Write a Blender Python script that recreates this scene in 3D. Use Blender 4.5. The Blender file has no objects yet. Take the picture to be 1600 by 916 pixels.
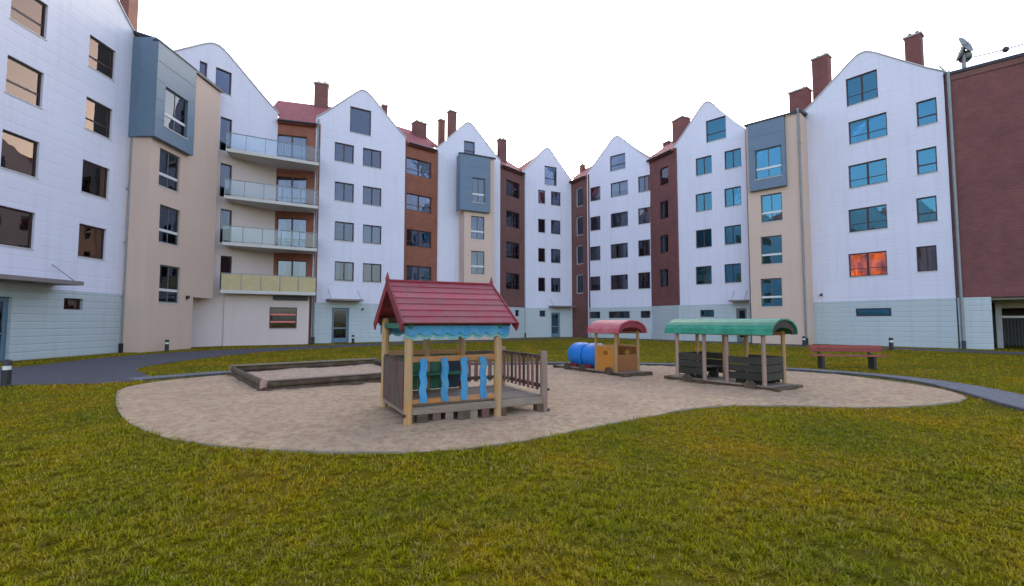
import bpy, bmesh, math, random
import numpy as np
from mathutils import Vector, Matrix
from mathutils.geometry import tessellate_polygon, delaunay_2d_cdt

R = math.radians
sc = bpy.context.scene
col = sc.collection
random.seed(7)
rng = np.random.default_rng(11)

# ------------------------------------------------------------------ camera
FPX, CX, CY, CAMH = 740.0, 800.0, 458.0, 1.5
PITCH = math.atan(45.0 / FPX)
cam = bpy.data.objects.new('camera', bpy.data.cameras.new('camera'))
col.objects.link(cam)
cam.data.sensor_width = 36.0
cam.data.sensor_fit = 'HORIZONTAL'
cam.data.lens = FPX / 1600.0 * 36.0
cam.data.clip_start = 0.05
cam.data.clip_end = 3000
cam.location = (0, 0, CAMH)
cam.rotation_euler = (math.pi / 2 + PITCH, 0, 0)
sc.camera = cam

# ------------------------------------------------------------------ sky, sun, exposure
SUN_AZ, SUN_EL = R(6), R(13)          # azimuth measured from +Y towards +X
world = bpy.data.worlds.new('World'); sc.world = world; world.use_nodes = True
wn = world.node_tree.nodes; wl = world.node_tree.links
bg = wn['Background']
sky = wn.new('ShaderNodeTexSky'); sky.sky_type = 'NISHITA'; sky.sun_disc = False
sky.sun_elevation = SUN_EL; sky.sun_rotation = SUN_AZ
sky.air_density = 1.0; sky.dust_density = 2.5; sky.ozone_density = 1.0
hs = wn.new('ShaderNodeHueSaturation'); hs.inputs['Saturation'].default_value = 0.78; hs.inputs['Hue'].default_value = 0.52
wl.new(sky.outputs[0], hs.inputs['Color']); wl.new(hs.outputs[0], bg.inputs['Color'])
bg.inputs['Strength'].default_value = 0.15
sl = bpy.data.lights.new('sun', 'SUN'); sl.energy = 0.8; sl.angle = R(12); sl.color = (1, .9, .78)
so = bpy.data.objects.new('sun', sl); col.objects.link(so)
sd = Vector((math.sin(SUN_AZ) * math.cos(SUN_EL), math.cos(SUN_AZ) * math.cos(SUN_EL), math.sin(SUN_EL)))
so.rotation_euler = sd.to_track_quat('Z', 'Y').to_euler(); so.location = (20, 60, 60)
vs = sc.view_settings
vs.view_transform = 'Standard'; vs.look = 'None'; vs.gamma = 1; vs.use_curve_mapping = False
vs.exposure = 2.2
sc.cycles.max_bounces = 6; sc.cycles.diffuse_bounces = 3; sc.cycles.glossy_bounces = 3
sc.cycles.transmission_bounces = 4; sc.cycles.transparent_max_bounces = 12
sc.cycles.caustics_reflective = False; sc.cycles.caustics_refractive = False

# ------------------------------------------------------------------ pixel helpers (photo pixels, 1600 x 916)
cp, sp = math.cos(PITCH), math.sin(PITCH)
def ray(px, py):
    x = (px - CX) / FPX; v = (CY - py) / FPX
    return Vector((x, cp - v * sp, sp + v * cp))
def ground(px, py, h=0.0):
    d = ray(px, py); t = (h - CAMH) / d.z
    return Vector((d.x * t, d.y * t, h))
def at_y(px, py, Y):
    d = ray(px, py); t = Y / d.y
    return Vector((d.x * t, Y, CAMH + d.z * t))
def col_at(px, Y, h=CAMH):                     # plan point under pixel column px at distance Y
    dep = Y * cp + (h - CAMH) * sp
    return ((px - CX) / FPX * dep, Y)

# ------------------------------------------------------------------ materials
def new_mat(name):
    m = bpy.data.materials.new(name); m.use_nodes = True
    nt = m.node_tree
    return m, nt, nt.nodes['Principled BSDF'], nt.nodes, nt.links
def mixcol(N, L, fac, a, b, mode='MIX'):
    n = N.new('ShaderNodeMix'); n.data_type = 'RGBA'; n.blend_type = mode
    for sock, v in ((0, fac), (6, a), (7, b)):
        if hasattr(v, 'is_output'): L.new(v, n.inputs[sock])
        elif sock == 0: n.inputs[0].default_value = v
        else: n.inputs[sock].default_value = (*v, 1)
    return n.outputs[2]
def noise(N, L, vec, scale, detail=4, rough=.55):
    n = N.new('ShaderNodeTexNoise'); n.inputs['Scale'].default_value = scale
    n.inputs['Detail'].default_value = detail; n.inputs['Roughness'].default_value = rough
    if vec is not None: L.new(vec, n.inputs['Vector'])
    return n.outputs[0]
def ramp(N, L, fac, stops):
    r = N.new('ShaderNodeValToRGB'); L.new(fac, r.inputs[0])
    e = r.color_ramp.elements
    e[0].position, e[0].color = stops[0][0], (*stops[0][1], 1)
    e[1].position, e[1].color = stops[-1][0], (*stops[-1][1], 1)
    for p, c in stops[1:-1]:
        q = e.new(p); q.color = (*c, 1)
    return r.outputs[0]
def mapped(N, L, scale=(1, 1, 1), coord='Object'):
    t = N.new('ShaderNodeTexCoord'); m = N.new('ShaderNodeMapping')
    m.inputs['Scale'].default_value = scale; L.new(t.outputs[coord], m.inputs['Vector'])
    return m.outputs[0]
def bump(N, L, bs, height, strength=.3, dist=.01):
    b = N.new('ShaderNodeBump'); b.inputs['Strength'].default_value = strength; b.inputs['Distance'].default_value = dist
    L.new(height, b.inputs['Height']); L.new(b.outputs[0], bs.inputs['Normal'])
def dark(c, k): return tuple(x * k for x in c)

def plain(name, c, rough=.6, var=.15, scale=6, metal=0.0, stretch=(1, 1, 1), bstr=.15):
    m, nt, bs, N, L = new_mat(name)
    v = mapped(N, L, stretch)
    f = noise(N, L, v, scale, 5, .6)
    L.new(ramp(N, L, f, [(.3, dark(c, 1 - var)), (.7, dark(c, 1 + var * .6))]), bs.inputs['Base Color'])
    bs.inputs['Roughness'].default_value = rough; bs.inputs['Metallic'].default_value = metal
    if bstr: bump(N, L, bs, noise(N, L, v, scale * 6, 4), bstr, .004)
    return m

def plaster(name, c, grooves=0.0, streak=.10, gs=.5):
    m, nt, bs, N, L = new_mat(name)
    v = mapped(N, L)
    big = noise(N, L, v, .35, 4, .6)
    st = noise(N, L, mapped(N, L, (2.2, 2.2, .12)), 1.5, 5, .65)     # rain streaks
    c1 = ramp(N, L, big, [(.3, dark(c, .93)), (.7, c)])
    c2 = mixcol(N, L, ramp(N, L, st, [(.5, (0, 0, 0)), (.78, (streak * 3,) * 3)]), c1, dark(c, .72))
    fine = noise(N, L, v, 45, 3)
    L.new(c2, bs.inputs['Base Color']); bs.inputs['Roughness'].default_value = .85
    h = fine
    if grooves:
        w = N.new('ShaderNodeTexWave'); w.wave_type = 'BANDS'; w.bands_direction = 'Z'; w.wave_profile = 'SIN'
        w.inputs['Scale'].default_value = grooves; w.inputs['Distortion'].default_value = 0
        L.new(v, w.inputs['Vector'])
        gr = ramp(N, L, w.outputs[1], [(0, (0, 0, 0)), (.12, (1, 1, 1))])
        ad = N.new('ShaderNodeMath'); ad.operation = 'MULTIPLY_ADD'; ad.inputs[1].default_value = .12
        L.new(fine, ad.inputs[0]); L.new(gr, ad.inputs[2]); h = ad.outputs[0]
        bump(N, L, bs, h, gs, .02)
    else:
        bump(N, L, bs, h, .25, .01)
    return m

def brickmat(name, c1, c2, mortar, bw=.26, rh=.085):
    m, nt, bs, N, L = new_mat(name)
    t = N.new('ShaderNodeTexCoord'); s = N.new('ShaderNodeSeparateXYZ'); L.new(t.outputs['Object'], s.inputs[0])
    a = N.new('ShaderNodeMath'); a.operation = 'ADD'; L.new(s.outputs[0], a.inputs[0]); L.new(s.outputs[1], a.inputs[1])
    k = N.new('ShaderNodeCombineXYZ'); L.new(a.outputs[0], k.inputs[0]); L.new(s.outputs[2], k.inputs[1])
    b = N.new('ShaderNodeTexBrick'); L.new(k.outputs[0], b.inputs['Vector'])
    b.inputs['Scale'].default_value = 1; b.inputs['Brick Width'].default_value = bw; b.inputs['Row Height'].default_value = rh
    b.inputs['Mortar Size'].default_value = .009; b.inputs['Bias'].default_value = .1
    b.inputs['Color1'].default_value = (*c1, 1); b.inputs['Color2'].default_value = (*c2, 1); b.inputs['Mortar'].default_value = (*mortar, 1)
    big = noise(N, L, t.outputs['Object'], .8, 5, .7)
    cc = mixcol(N, L, .55, b.outputs[0], ramp(N, L, big, [(.3, (.35, .35, .35)), (.7, (.85, .85, .85))]), 'MULTIPLY')
    L.new(cc, bs.inputs['Base Color']); bs.inputs['Roughness'].default_value = .85
    inv = N.new('ShaderNodeMath'); inv.operation = 'SUBTRACT'; inv.inputs[0].default_value = 1; L.new(b.outputs[1], inv.inputs[1])
    bump(N, L, bs, inv.outputs[0], .6, .01)
    return m

def tilemat(name, c):
    m, nt, bs, N, L = new_mat(name)
    v = mapped(N, L)
    w = N.new('ShaderNodeTexWave'); w.bands_direction = 'X'; w.inputs['Scale'].default_value = 1.3; L.new(v, w.inputs['Vector'])
    w2 = N.new('ShaderNodeTexWave'); w2.bands_direction = 'Y'; w2.wave_profile = 'SAW'; w2.inputs['Scale'].default_value = .9; L.new(v, w2.inputs['Vector'])
    ad = N.new('ShaderNodeMath'); L.new(w.outputs[1], ad.inputs[0]); L.new(w2.outputs[1], ad.inputs[1])
    f = noise(N, L, v, 3, 5, .7)
    L.new(ramp(N, L, f, [(.3, dark(c, .7)), (.7, dark(c, 1.15))]), bs.inputs['Base Color']); bs.inputs['Roughness'].default_value = .7
    bump(N, L, bs, ad.outputs[0], .8, .03)
    return m

def wood(name, c, var=.35, rough=.7, grey=None, axis=0):
    m, nt, bs, N, L = new_mat(name)
    stretch = [14, 14, 14]; stretch[axis] = 1.0
    v = mapped(N, L, tuple(stretch))
    rnd = N.new('ShaderNodeObjectInfo')
    add = N.new('ShaderNodeVectorMath'); add.operation = 'ADD'; L.new(v, add.inputs[0])
    mm = N.new('ShaderNodeMath'); mm.operation = 'MULTIPLY'; mm.inputs[1].default_value = 50; L.new(rnd.outputs['Random'], mm.inputs[0])
    L.new(mm.outputs[0], add.inputs[1])
    f = noise(N, L, add.outputs[0], 1.6, 6, .65)
    c1 = ramp(N, L, f, [(.28, dark(c, 1 - var)), (.55, c), (.75, dark(c, 1 + var * .4))])
    if grey:
        wv = noise(N, L, mapped(N, L, (2, 2, 2)), 2.2, 6, .7)
        c1 = mixcol(N, L, ramp(N, L, wv, [(.42, (0, 0, 0)), (.68, (.8, .8, .8))]), c1, grey)
    br = N.new('ShaderNodeMapRange'); br.inputs[3].default_value = .8; br.inputs[4].default_value = 1.12; L.new(rnd.outputs['Random'], br.inputs[0])
    gr = N.new('ShaderNodeCombineColor')
    for i in range(3): L.new(br.outputs[0], gr.inputs[i])
    L.new(mixcol(N, L, 1.0, c1, gr.outputs[0], 'MULTIPLY'), bs.inputs['Base Color'])
    bs.inputs['Roughness'].default_value = rough
    bump(N, L, bs, f, .35, .006)
    return m

def glassmat(name, ior=2.0, tint=(.75, .82, .82), refl=(1, 1, 1)):
    m = bpy.data.materials.new(name); m.use_nodes = True
    N = m.node_tree.nodes; L = m.node_tree.links
    N.remove(N['Principled BSDF'])
    tr = N.new('ShaderNodeBsdfTransparent'); tr.inputs[0].default_value = (*tint, 1)
    gl = N.new('ShaderNodeBsdfGlossy'); gl.inputs['Roughness'].default_value = .015; gl.inputs['Color'].default_value = (*refl, 1)
    nz = noise(N, L, mapped(N, L), 1.3, 2)
    bp = N.new('ShaderNodeBump'); bp.inputs['Strength'].default_value = .12; bp.inputs['Distance'].default_value = .02
    L.new(nz, bp.inputs['Height']); L.new(bp.outputs[0], gl.inputs['Normal'])
    fr = N.new('ShaderNodeFresnel'); fr.inputs[0].default_value = ior
    mx = N.new('ShaderNodeMixShader')
    L.new(fr.outputs[0], mx.inputs[0]); L.new(tr.outputs[0], mx.inputs[1]); L.new(gl.outputs[0], mx.inputs[2])
    L.new(mx.outputs[0], N['Material Output'].inputs['Surface'])
    return m

M = {}
M['white'] = plaster('white_plaster', (.74, .73, .84), .62, .14, .22)
M['plinth'] = plaster('grooved_plinth', (.50, .56, .58), 1.05, .16, .6)
M['beige'] = plaster('beige_plaster', (.67, .495, .40), 0, .08)
M['pink'] = plaster('pink_plaster', (.68, .57, .54), 0, .08)
M['brick'] = brickmat('red_brick', (.28, .085, .078), (.21, .065, .062), (.19, .13, .12))
M['brick2'] = brickmat('orange_brick', (.46, .145, .075), (.36, .11, .065), (.24, .15, .12))
M['brick3'] = brickmat('brown_brick', (.27, .10, .085), (.21, .08, .07), (.19, .13, .12))
M['tile'] = tilemat('red_roof_tile', (.33, .085, .085))
M['blue_clad'] = plain('blue_grey_cladding', (.13, .19, .265), .5, .08, 2)
M['frame'] = plain('dark_brown_frame', (.045, .018, .02), .45, .15, 8)
M['frame_grey'] = plain('grey_frame', (.10, .12, .12), .45, .15, 8)
M['frame_white'] = plain('white_frame', (.7, .7, .68), .5, .06, 8)
M['glass'] = glassmat('window_glass', 1.75, (.62, .66, .72), (.78, .84, 1))
M['glass_warm'] = glassmat('peach_sky_reflection_glass', 2.3, (.6, .5, .45), (1, .70, .54))  # peach sky reflection put into the glass colour
M['glass_teal'] = glassmat('blue_sky_reflection_glass', 2.5, (.40, .55, .62), (.26, .70, .95))  # teal-blue sky reflection put into the glass colour
M['glass_rail'] = glassmat('railing_glass', 1.5, (.80, .87, .90))
M['sill'] = plain('pale_sill', (.55, .53, .52), .6, .1, 8)
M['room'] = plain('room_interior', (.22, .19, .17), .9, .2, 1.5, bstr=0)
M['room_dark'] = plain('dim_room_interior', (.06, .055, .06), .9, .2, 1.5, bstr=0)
M['curtain'] = plain('net_curtain', (.7, .68, .66), .9, .08, 5, bstr=0)
M['curtain_red'] = plain('red_curtain', (.85, .24, .20), .9, .15, 5, bstr=0)
M['curtain_teal'] = plain('teal_curtain', (.05, .30, .24), .9, .2, 5, bstr=0)
M['blind'] = plain('window_blind', (.10, .11, .17), .8, .1, 4, stretch=(1, 1, 18), bstr=0)
M['concrete'] = plain('concrete', (.36, .35, .34), .85, .2, 5)
M['slab'] = plaster('balcony_slab_plaster', (.62, .60, .57), 0, .15)
M['yellow_panel'] = plain('yellow_beige_panel', (.52, .42, .22), .6, .12, 3)
M['metal_dark'] = plain('dark_metal', (.04, .042, .048), .45, .2, 8, .6)
M['zinc'] = plain('zinc_pipe', (.24, .25, .26), .5, .12, 4, .3)
M['door_blue'] = plain('blue_grey_door', (.12, .20, .27), .45, .1, 3)
M['door_grey'] = plain('grey_door', (.16, .18, .19), .5, .1, 3)
M['canopy'] = plain('canopy_sheet', (.22, .18, .17), .6, .15, 4)
M['rubber_black'] = plain('black_bollard', (.02, .02, .022), .5, .2, 8)
M['lamp_white'] = plain('opal_lamp_glass', (.72, .72, .68), .35, .04, 6, bstr=0)
# playground
M['post'] = wood('yellow_post_wood', (.50, .27, .09), .4, .7, (.36, .28, .19), 2)
M['post_grey'] = wood('weathered_post', (.36, .22, .17), .35, .8, (.30, .25, .21), 2)
M['red_board'] = wood('red_roof_board', (.34, .035, .055), .35, .6, (.20, .09, .085), 0)
M['red_trim'] = wood('dark_red_trim', (.26, .022, .035), .35, .6, None, 1)
M['blue_board'] = wood('blue_board', (.03, .24, .50), .3, .55, (.10, .32, .46), 2)
M['cyan_board'] = wood('cyan_board', (.10, .42, .50), .3, .55, (.30, .46, .36), 0)
M['green_board'] = wood('green_board', (.015, .15, .085), .35, .6, (.05, .14, .09), 2)
M['navy_board'] = wood('navy_board', (.010, .016, .035), .3, .6, None, 2)
M['orange_board'] = wood('orange_rail', (.44, .17, .04), .35, .6, (.36, .24, .14), 0)
M['maroon_board'] = wood('maroon_slat', (.13, .05, .05), .4, .75, (.14, .11, .085), 2)
M['olive_board'] = wood('olive_slat', (.09, .09, .05), .4, .75, (.12, .12, .08), 2)
M['pink_slat'] = wood('faded_red_slat', (.30, .13, .11), .35, .75, (.26, .20, .17), 2)
M['deck'] = wood('weathered_deck', (.27, .20, .15), .4, .8, (.20, .17, .14), 0)
M['dark_timber'] = wood('dark_timber', (.075, .046, .026), .45, .85, (.14, .10, .068), 0)
M['dark_panel'] = wood('dark_stained_panel', (.030, .026, .018), .4, .7, (.05, .045, .03), 0)
M['loco_blue'] = wood('bright_blue_paint', (.006, .19, .62), .18, .4, None, 1)
M['loco_orange'] = wood('orange_paint', (.56, .20, .02), .25, .5, (.44, .22, .06), 2)
M['loco_brown'] = wood('brown_orange_paint', (.32, .12, .03), .3, .55, None, 2)
M['pink_roof'] = wood('faded_pink_red_roof', (.50, .09, .12), .25, .55, (.50, .17, .19), 0)
M['green_roof'] = wood('green_roof', (.008, .22, .12), .3, .5, (.05, .30, .20), 0)
M['bench_red'] = wood('red_bench_slat', (.30, .055, .05), .3, .6, None, 0)

def litmat():
    m, nt, bs, N, L = new_mat('lit_orange_room')
    f = noise(N, L, mapped(N, L, (1.2, 1, .7)), 1.5, 2)
    c = ramp(N, L, f, [(.35, (.10, .008, .002)), (.65, (.75, .16, .03))])
    L.new(c, bs.inputs['Base Color']); L.new(c, bs.inputs['Emission Color']); bs.inputs['Emission Strength'].default_value = .42
    return m
M['lit'] = litmat()

def grassmat(name, blades):
    m, nt, bs, N, L = new_mat(name)
    g = N.new('ShaderNodeNewGeometry')
    p = noise(N, L, g.outputs['Position'], .55, 5, .65)
    p2 = noise(N, L, g.outputs['Position'], 2.6, 4, .7); p3 = noise(N, L, g.outputs['Position'], 13, 3, .7)
    base = ramp(N, L, p, [(.30, (.15, .19, .0015)), (.5, (.30, .255, .002)), (.68, (.46, .28, .003))])
    base = mixcol(N, L, ramp(N, L, p2, [(.45, (0, 0, 0)), (.75, (.7, .7, .7))]), base, (.27, .21, .03))
    base = mixcol(N, L, ramp(N, L, p3, [(.52, (0, 0, 0)), (.72, (.8, .8, .8))]), base, (.33, .26, .075))
    base = mixcol(N, L, ramp(N, L, p3, [(.28, (.75, .75, .75)), (.44, (0, 0, 0))]), base, (.095, .105, .004))
    if blades:
        r = ramp(N, L, g.outputs['Random Per Island'], [(0, (.50, .50, .4)), (.12, (.8, .88, .7)), (.5, (1.0, 1.0, .9)), (.86, (1.2, 1.15, 1.2)), (.93, (1.45, 1.3, 4)), (1, (1.0, .62, 1.5))])
        base = mixcol(N, L, 1.0, base, r, 'MULTIPLY')
        bs.inputs['Subsurface Weight'].default_value = 0
        bs.inputs['Roughness'].default_value = .65; bs.inputs['Specular IOR Level'].default_value = .06
    else:
        f = noise(N, L, g.outputs['Position'], 60, 4, .75)
        base = mixcol(N, L, 1.0, base, ramp(N, L, f, [(.35, (.22, .2, .2)), (.7, (.85, .8, .8))]), 'MULTIPLY')
        bs.inputs['Roughness'].default_value = .9; bs.inputs['Specular IOR Level'].default_value = .05
        bump(N, L, bs, f, .8, .03)
    L.new(base, bs.inputs['Base Color'])
    return m
M['lawn'] = grassmat('lawn_ground', False)
M['blade'] = grassmat('grass_blade', True)

def sandmat(name, c, var):
    m, nt, bs, N, L = new_mat(name)
    g = N.new('ShaderNodeNewGeometry')
    a = noise(N, L, g.outputs['Position'], .9, 6, .65); b = noise(N, L, g.outputs['Position'], 9, 5, .75); f = noise(N, L, g.outputs['Position'], 90, 3, .7)
    k = ramp(N, L, a, [(.3, dark(c, 1 - var)), (.5, c), (.7, dark(c, 1 + var * .5))])
    k = mixcol(N, L, ramp(N, L, b, [(.44, (0, 0, 0)), (.62, (.9, .9, .9))]), k, (c[0] * .62, c[1] * .56, c[2] * .58))
    k = mixcol(N, L, ramp(N, L, noise(N, L, g.outputs['Position'], 3.4, 4, .7), [(.5, (0, 0, 0)), (.7, (.6, .6, .6))]), k, (c[0] * .86, c[1] * .72, c[2] * .70))
    k = mixcol(N, L, .6, k, ramp(N, L, f, [(.3, (.5, .5, .5)), (.7, (1, 1, 1))]), 'MULTIPLY')
    L.new(k, bs.inputs['Base Color']); bs.inputs['Roughness'].default_value = .95
    ad = N.new('ShaderNodeMath'); ad.operation = 'MULTIPLY_ADD'; ad.inputs[1].default_value = .35; L.new(f, ad.inputs[0]); L.new(b, ad.inputs[2])
    bump(N, L, bs, ad.outputs[0], .9, .03)
    return m
M['sand'] = sandmat('play_sand', (.60, .42, .255), .16)
M['sand_light'] = sandmat('pit_sand', (.60, .43, .29), .1)
M['old_kerb'] = plain('weathered_kerb', (.085, .08, .08), .9, .3, 4)
M['sand_kerb'] = plain('mossy_kerb', (.26, .23, .15), .9, .3, 4)
M['asphalt'] = sandmat('grey_asphalt', (.105, .10, .115), .2)
M['paving'] = sandmat('pale_grey_paving', (.22, .225, .24), .15)

# ------------------------------------------------------------------ mesh building
def pip(P, loop):
    x, y = P[:, 0], P[:, 1]; ins = np.zeros(len(P), bool); n = len(loop)
    for i in range(n):
        x0, y0 = loop[i]; x1, y1 = loop[(i + 1) % n]
        c = (y0 > y) != (y1 > y)
        with np.errstate(divide='ignore', invalid='ignore'):
            ins ^= c & (x < (x1 - x0) * (y - y0) / (y1 - y0 + 1e-12) + x0)
    return ins
class MB:
    def __init__(s): s.v = []; s.f = []
    def add(s, vs, fs):
        o = len(s.v); s.v += [tuple(v) for v in vs]; s.f += [tuple(i + o for i in f) for f in fs]; return s
    def box(s, x0, x1, y0, y1, z0, z1, mat=None):
        vs = [(x, y, z) for z in (z0, z1) for y in (y0, y1) for x in (x0, x1)]
        if mat: vs = [mat @ Vector(v) for v in vs]
        return s.add(vs, [(0, 2, 3, 1), (4, 5, 7, 6), (0, 1, 5, 4), (2, 6, 7, 3), (0, 4, 6, 2), (1, 3, 7, 5)])
    def tube(s, a, b, r0, r1=None, n=10, cap=True):
        r1 = r0 if r1 is None else r1
        a, b = Vector(a), Vector(b); d = (b - a).normalized()
        x = d.orthogonal().normalized(); y = d.cross(x)
        vs = []
        for c, r in ((a, r0), (b, r1)):
            vs += [c + (x * math.cos(2 * math.pi * i / n) + y * math.sin(2 * math.pi * i / n)) * r for i in range(n)]
        fs = [(i, (i + 1) % n, n + (i + 1) % n, n + i) for i in range(n)]
        if cap: fs += [tuple(reversed(range(n))), tuple(range(n, 2 * n))]
        return s.add(vs, fs)
    def lathe(s, prof, org=(0, 0, 0), axis='z', n=20):
        vs, fs = [], []
        for r, h in prof:
            for i in range(n):
                a = 2 * math.pi * i / n; c, d = r * math.cos(a), r * math.sin(a)
                p = {'z': (c, d, h), 'x': (h, c, d), 'y': (d, h, c)}[axis]
                vs.append((p[0] + org[0], p[1] + org[1], p[2] + org[2]))
        for k in range(len(prof) - 1):
            fs += [(k * n + i, k * n + (i + 1) % n, (k + 1) * n + (i + 1) % n, (k + 1) * n + i) for i in range(n)]
        fs += [tuple(reversed(range(n))), tuple(range((len(prof) - 1) * n, len(prof) * n))]
        return s.add(vs, fs)
    def prism(s, poly, y0, y1, holes=()):
        """polygon in the x/z plane with holes, extruded from y0 (front) to y1 (back)"""
        loops = [list(poly)] + [list(h) for h in holes]
        if len(loops) > 1:
            pts, eds, o = [], [], 0
            for l in loops:
                pts += [Vector(p) for p in l]; eds += [(o + i, o + (i + 1) % len(l)) for i in range(len(l))]; o += len(l)
            v2, _, f2, *_ = delaunay_2d_cdt(pts, eds, [], 0, 1e-6)
            near = [min(range(len(pts)), key=lambda i: (pts[i] - q).length_squared) for q in v2]
            cen = np.array([[sum(v2[i].x for i in f) / 3, sum(v2[i].y for i in f) / 3] for f in f2])
            keep = pip(cen, [tuple(p) for p in loops[0]])
            for h in loops[1:]: keep &= ~pip(cen, [tuple(p) for p in h])
            tris = [tuple(near[i] for i in f) for f, k in zip(f2, keep) if k]
        else:
            tris = tessellate_polygon([[Vector((p[0], p[1], 0)) for p in l] for l in loops])
        flat = [p for l in loops for p in l]; n = len(flat)
        vs = [(p[0], y0, p[1]) for p in flat] + [(p[0], y1, p[1]) for p in flat]
        fs = []
        for t in tris:
            a, b, c = (flat[i] for i in t)
            area = (b[0] - a[0]) * (c[1] - a[1]) - (b[1] - a[1]) * (c[0] - a[0])
            if abs(area) < 1e-9: continue
            t = tuple(t) if area > 0 else (t[0], t[2], t[1])
            fs.append(t); fs.append((t[0] + n, t[2] + n, t[1] + n))
        o = 0
        for k, l in enumerate(loops):
            m = len(l)
            ar = sum(l[i][0] * l[(i + 1) % m][1] - l[(i + 1) % m][0] * l[i][1] for i in range(m))
            ccw = ar > 0
            for i in range(m):
                a, b = o + i, o + (i + 1) % m
                q = (a, a + n, b + n, b)
                if (k == 0) != ccw: q = q[::-1]
                fs.append(q)
            o += m
        return s.add(vs, fs)
    def mesh(s, name):
        me = bpy.data.meshes.new(name); me.from_pydata(s.v, [], s.f); me.update(); return me
    def obj(s, name, m, parent=None, smooth=False, bevel=0, loc=None):
        me = s.mesh(name)
        if bevel:
            bm = bmesh.new(); bm.from_mesh(me)
            bmesh.ops.bevel(bm, geom=bm.edges[:], offset=bevel, segments=1, affect='EDGES', clamp_overlap=True)
            bm.to_mesh(me); bm.free()
        if smooth:
            for p in me.polygons: p.use_smooth = True
            try: me.set_sharp_from_angle(angle=R(40))
            except Exception: pass
        me.materials.append(M[m] if isinstance(m, str) else m)
        o = bpy.data.objects.new(name, me); col.objects.link(o)
        if parent is not None: o.parent = parent
        if loc is not None: o.location = loc
        return o
def tag(o, label, cat, group=None):
    o['label'] = label; o['category'] = cat
    if group: o['group'] = group
    return o
def thing(name, label, cat, loc=(0, 0, 0), rz=0.0, group=None):
    o = bpy.data.objects.new(name, None); col.objects.link(o)
    o.empty_display_size = .3; o.location = loc; o.rotation_euler = (0, 0, rz)
    return tag(o, label, cat, group)
def box(name, m, parent, x0, x1, y0, y1, z0, z1, bevel=0, mat=None):
    return MB().box(x0, x1, y0, y1, z0, z1, mat).obj(name, m, parent, bevel=bevel)
def link_mesh(name, me, parent, loc=(0, 0, 0), rot=(0, 0, 0)):
    o = bpy.data.objects.new(name, me); col.objects.link(o); o.parent = parent
    o.location = loc; o.rotation_euler = rot
    return o
def structure(o): o['kind'] = 'structure'; return o

# ------------------------------------------------------------------ ground plan
SAND = [(186, 606), (181, 625), (186, 645), (203, 665), (250, 684), (330, 699), (450, 708), (560, 711), (680, 708),
        (760, 700), (850, 685), (930, 669), (1000, 655), (1070, 641), (1125, 634), (1250, 636), (1350, 639), (1450, 636), (1522, 626)]
SAND_FAR = [(1485, 611), (1400, 597), (1300, 586), (1240, 581)]
sand_poly = [ground(*p).xy for p in SAND + SAND_FAR] + [Vector(p) for p in ((6.5, 15.6), (3.5, 16.3), (0, 16.5), (-3.2, 16.2), (-5.6, 15.2), (-7.6, 13.8), (-8.7, 12.4))]
def smooth_loop(pts, it=2):
    pts = [Vector(p) for p in pts]
    for _ in range(it):
        q = []
        for i in range(len(pts)):
            a, b = pts[i], pts[(i + 1) % len(pts)]
            q += [a * .75 + b * .25, a * .25 + b * .75]
        pts = q
    return pts
def smooth_line(pts, it=2):
    pts = [Vector(p) for p in pts]
    for _ in range(it):
        q = [pts[0]]
        for a, b in zip(pts, pts[1:]): q += [a * .75 + b * .25, a * .25 + b * .75]
        q.append(pts[-1]); pts = q
    return pts
sand_loop = smooth_loop(sand_poly)
road_loop = smooth_loop([(-40, 9.6), (-14, 11.0), (-10.6, 11.4), (-9.4, 11.9), (-9.9, 13.2), (-12.2, 15.2), (-12.7, 18.5), (-12.6, 23), (-11.2, 26.4), (-8.5, 30.6),
             (-3, 35.6), (2.5, 40.2), (6.3, 42.2), (9.3, 40.4), (12.3, 36.6), (15.6, 31.6), (19, 27.2), (21.6, 24.4), (24.5, 20.5), (29, 12), (31.5, 13), (26.8, 21.5),
             (23, 26), (20.2, 28.8), (16.8, 33.0), (13.0, 38.0), (9.8, 42.2), (6.4, 44.4), (2, 42.2), (-4, 37.7), (-9.9, 32.6), (-12.9, 29.0),
             (-16.3, 24.6), (-17.2, 19.8), (-16.6, 17.6), (-16.2, 15.6), (-18, 14.4), (-40, 14.4)], 2)
path_line = smooth_line([(-9.75, 12.35), (-9.25, 13.1), (-8.4, 14.2), (-6.3, 16.0), (-3.6, 17.0), (0, 17.3), (3.8, 17.1), (6.9, 16.4), (9.0, 15.0), (10.3, 13.2), (10.45, 11.4), (9.9, 9.8), (9.2, 8.3), (8.6, 6.6), (8.3, 4.2), (8.6, 1), (9.2, -6)])
def offset_strip(line, w):
    L_, R_ = [], []
    for i, p in enumerate(line):
        d = (line[min(i + 1, len(line) - 1)] - line[max(i - 1, 0)]).normalized(); n = Vector((-d.y, d.x))
        L_.append(p + n * w / 2); R_.append(p - n * w / 2)
    return L_, R_
pl_, pr_ = offset_strip(path_line, 1.05)
path_loop = pl_ + pr_[::-1]

def sheet(name, loop, z, m):
    tris = tessellate_polygon([[Vector((p.x, p.y, 0)) for p in loop]])
    mb = MB(); vs = [(p.x, p.y, z) for p in loop]; fs = []
    for t in tris:
        a, b, c = (loop[i] for i in t)
        fs.append(tuple(t) if (b - a).cross(c - a) > 0 else (t[0], t[2], t[1]))
    return structure(mb.add(vs, fs).obj(name, m))
MB_g = MB(); S = 600
MB_g.add([(-S, -S, 0), (S, -S, 0), (S, S, 0), (-S, S, 0)], [(0, 1, 2, 3)])
structure(MB_g.obj('ground', 'lawn'))
sheet('access_road', road_loop, .008, 'asphalt')
sheet('garden_path', path_loop, .012, 'paving')

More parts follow.
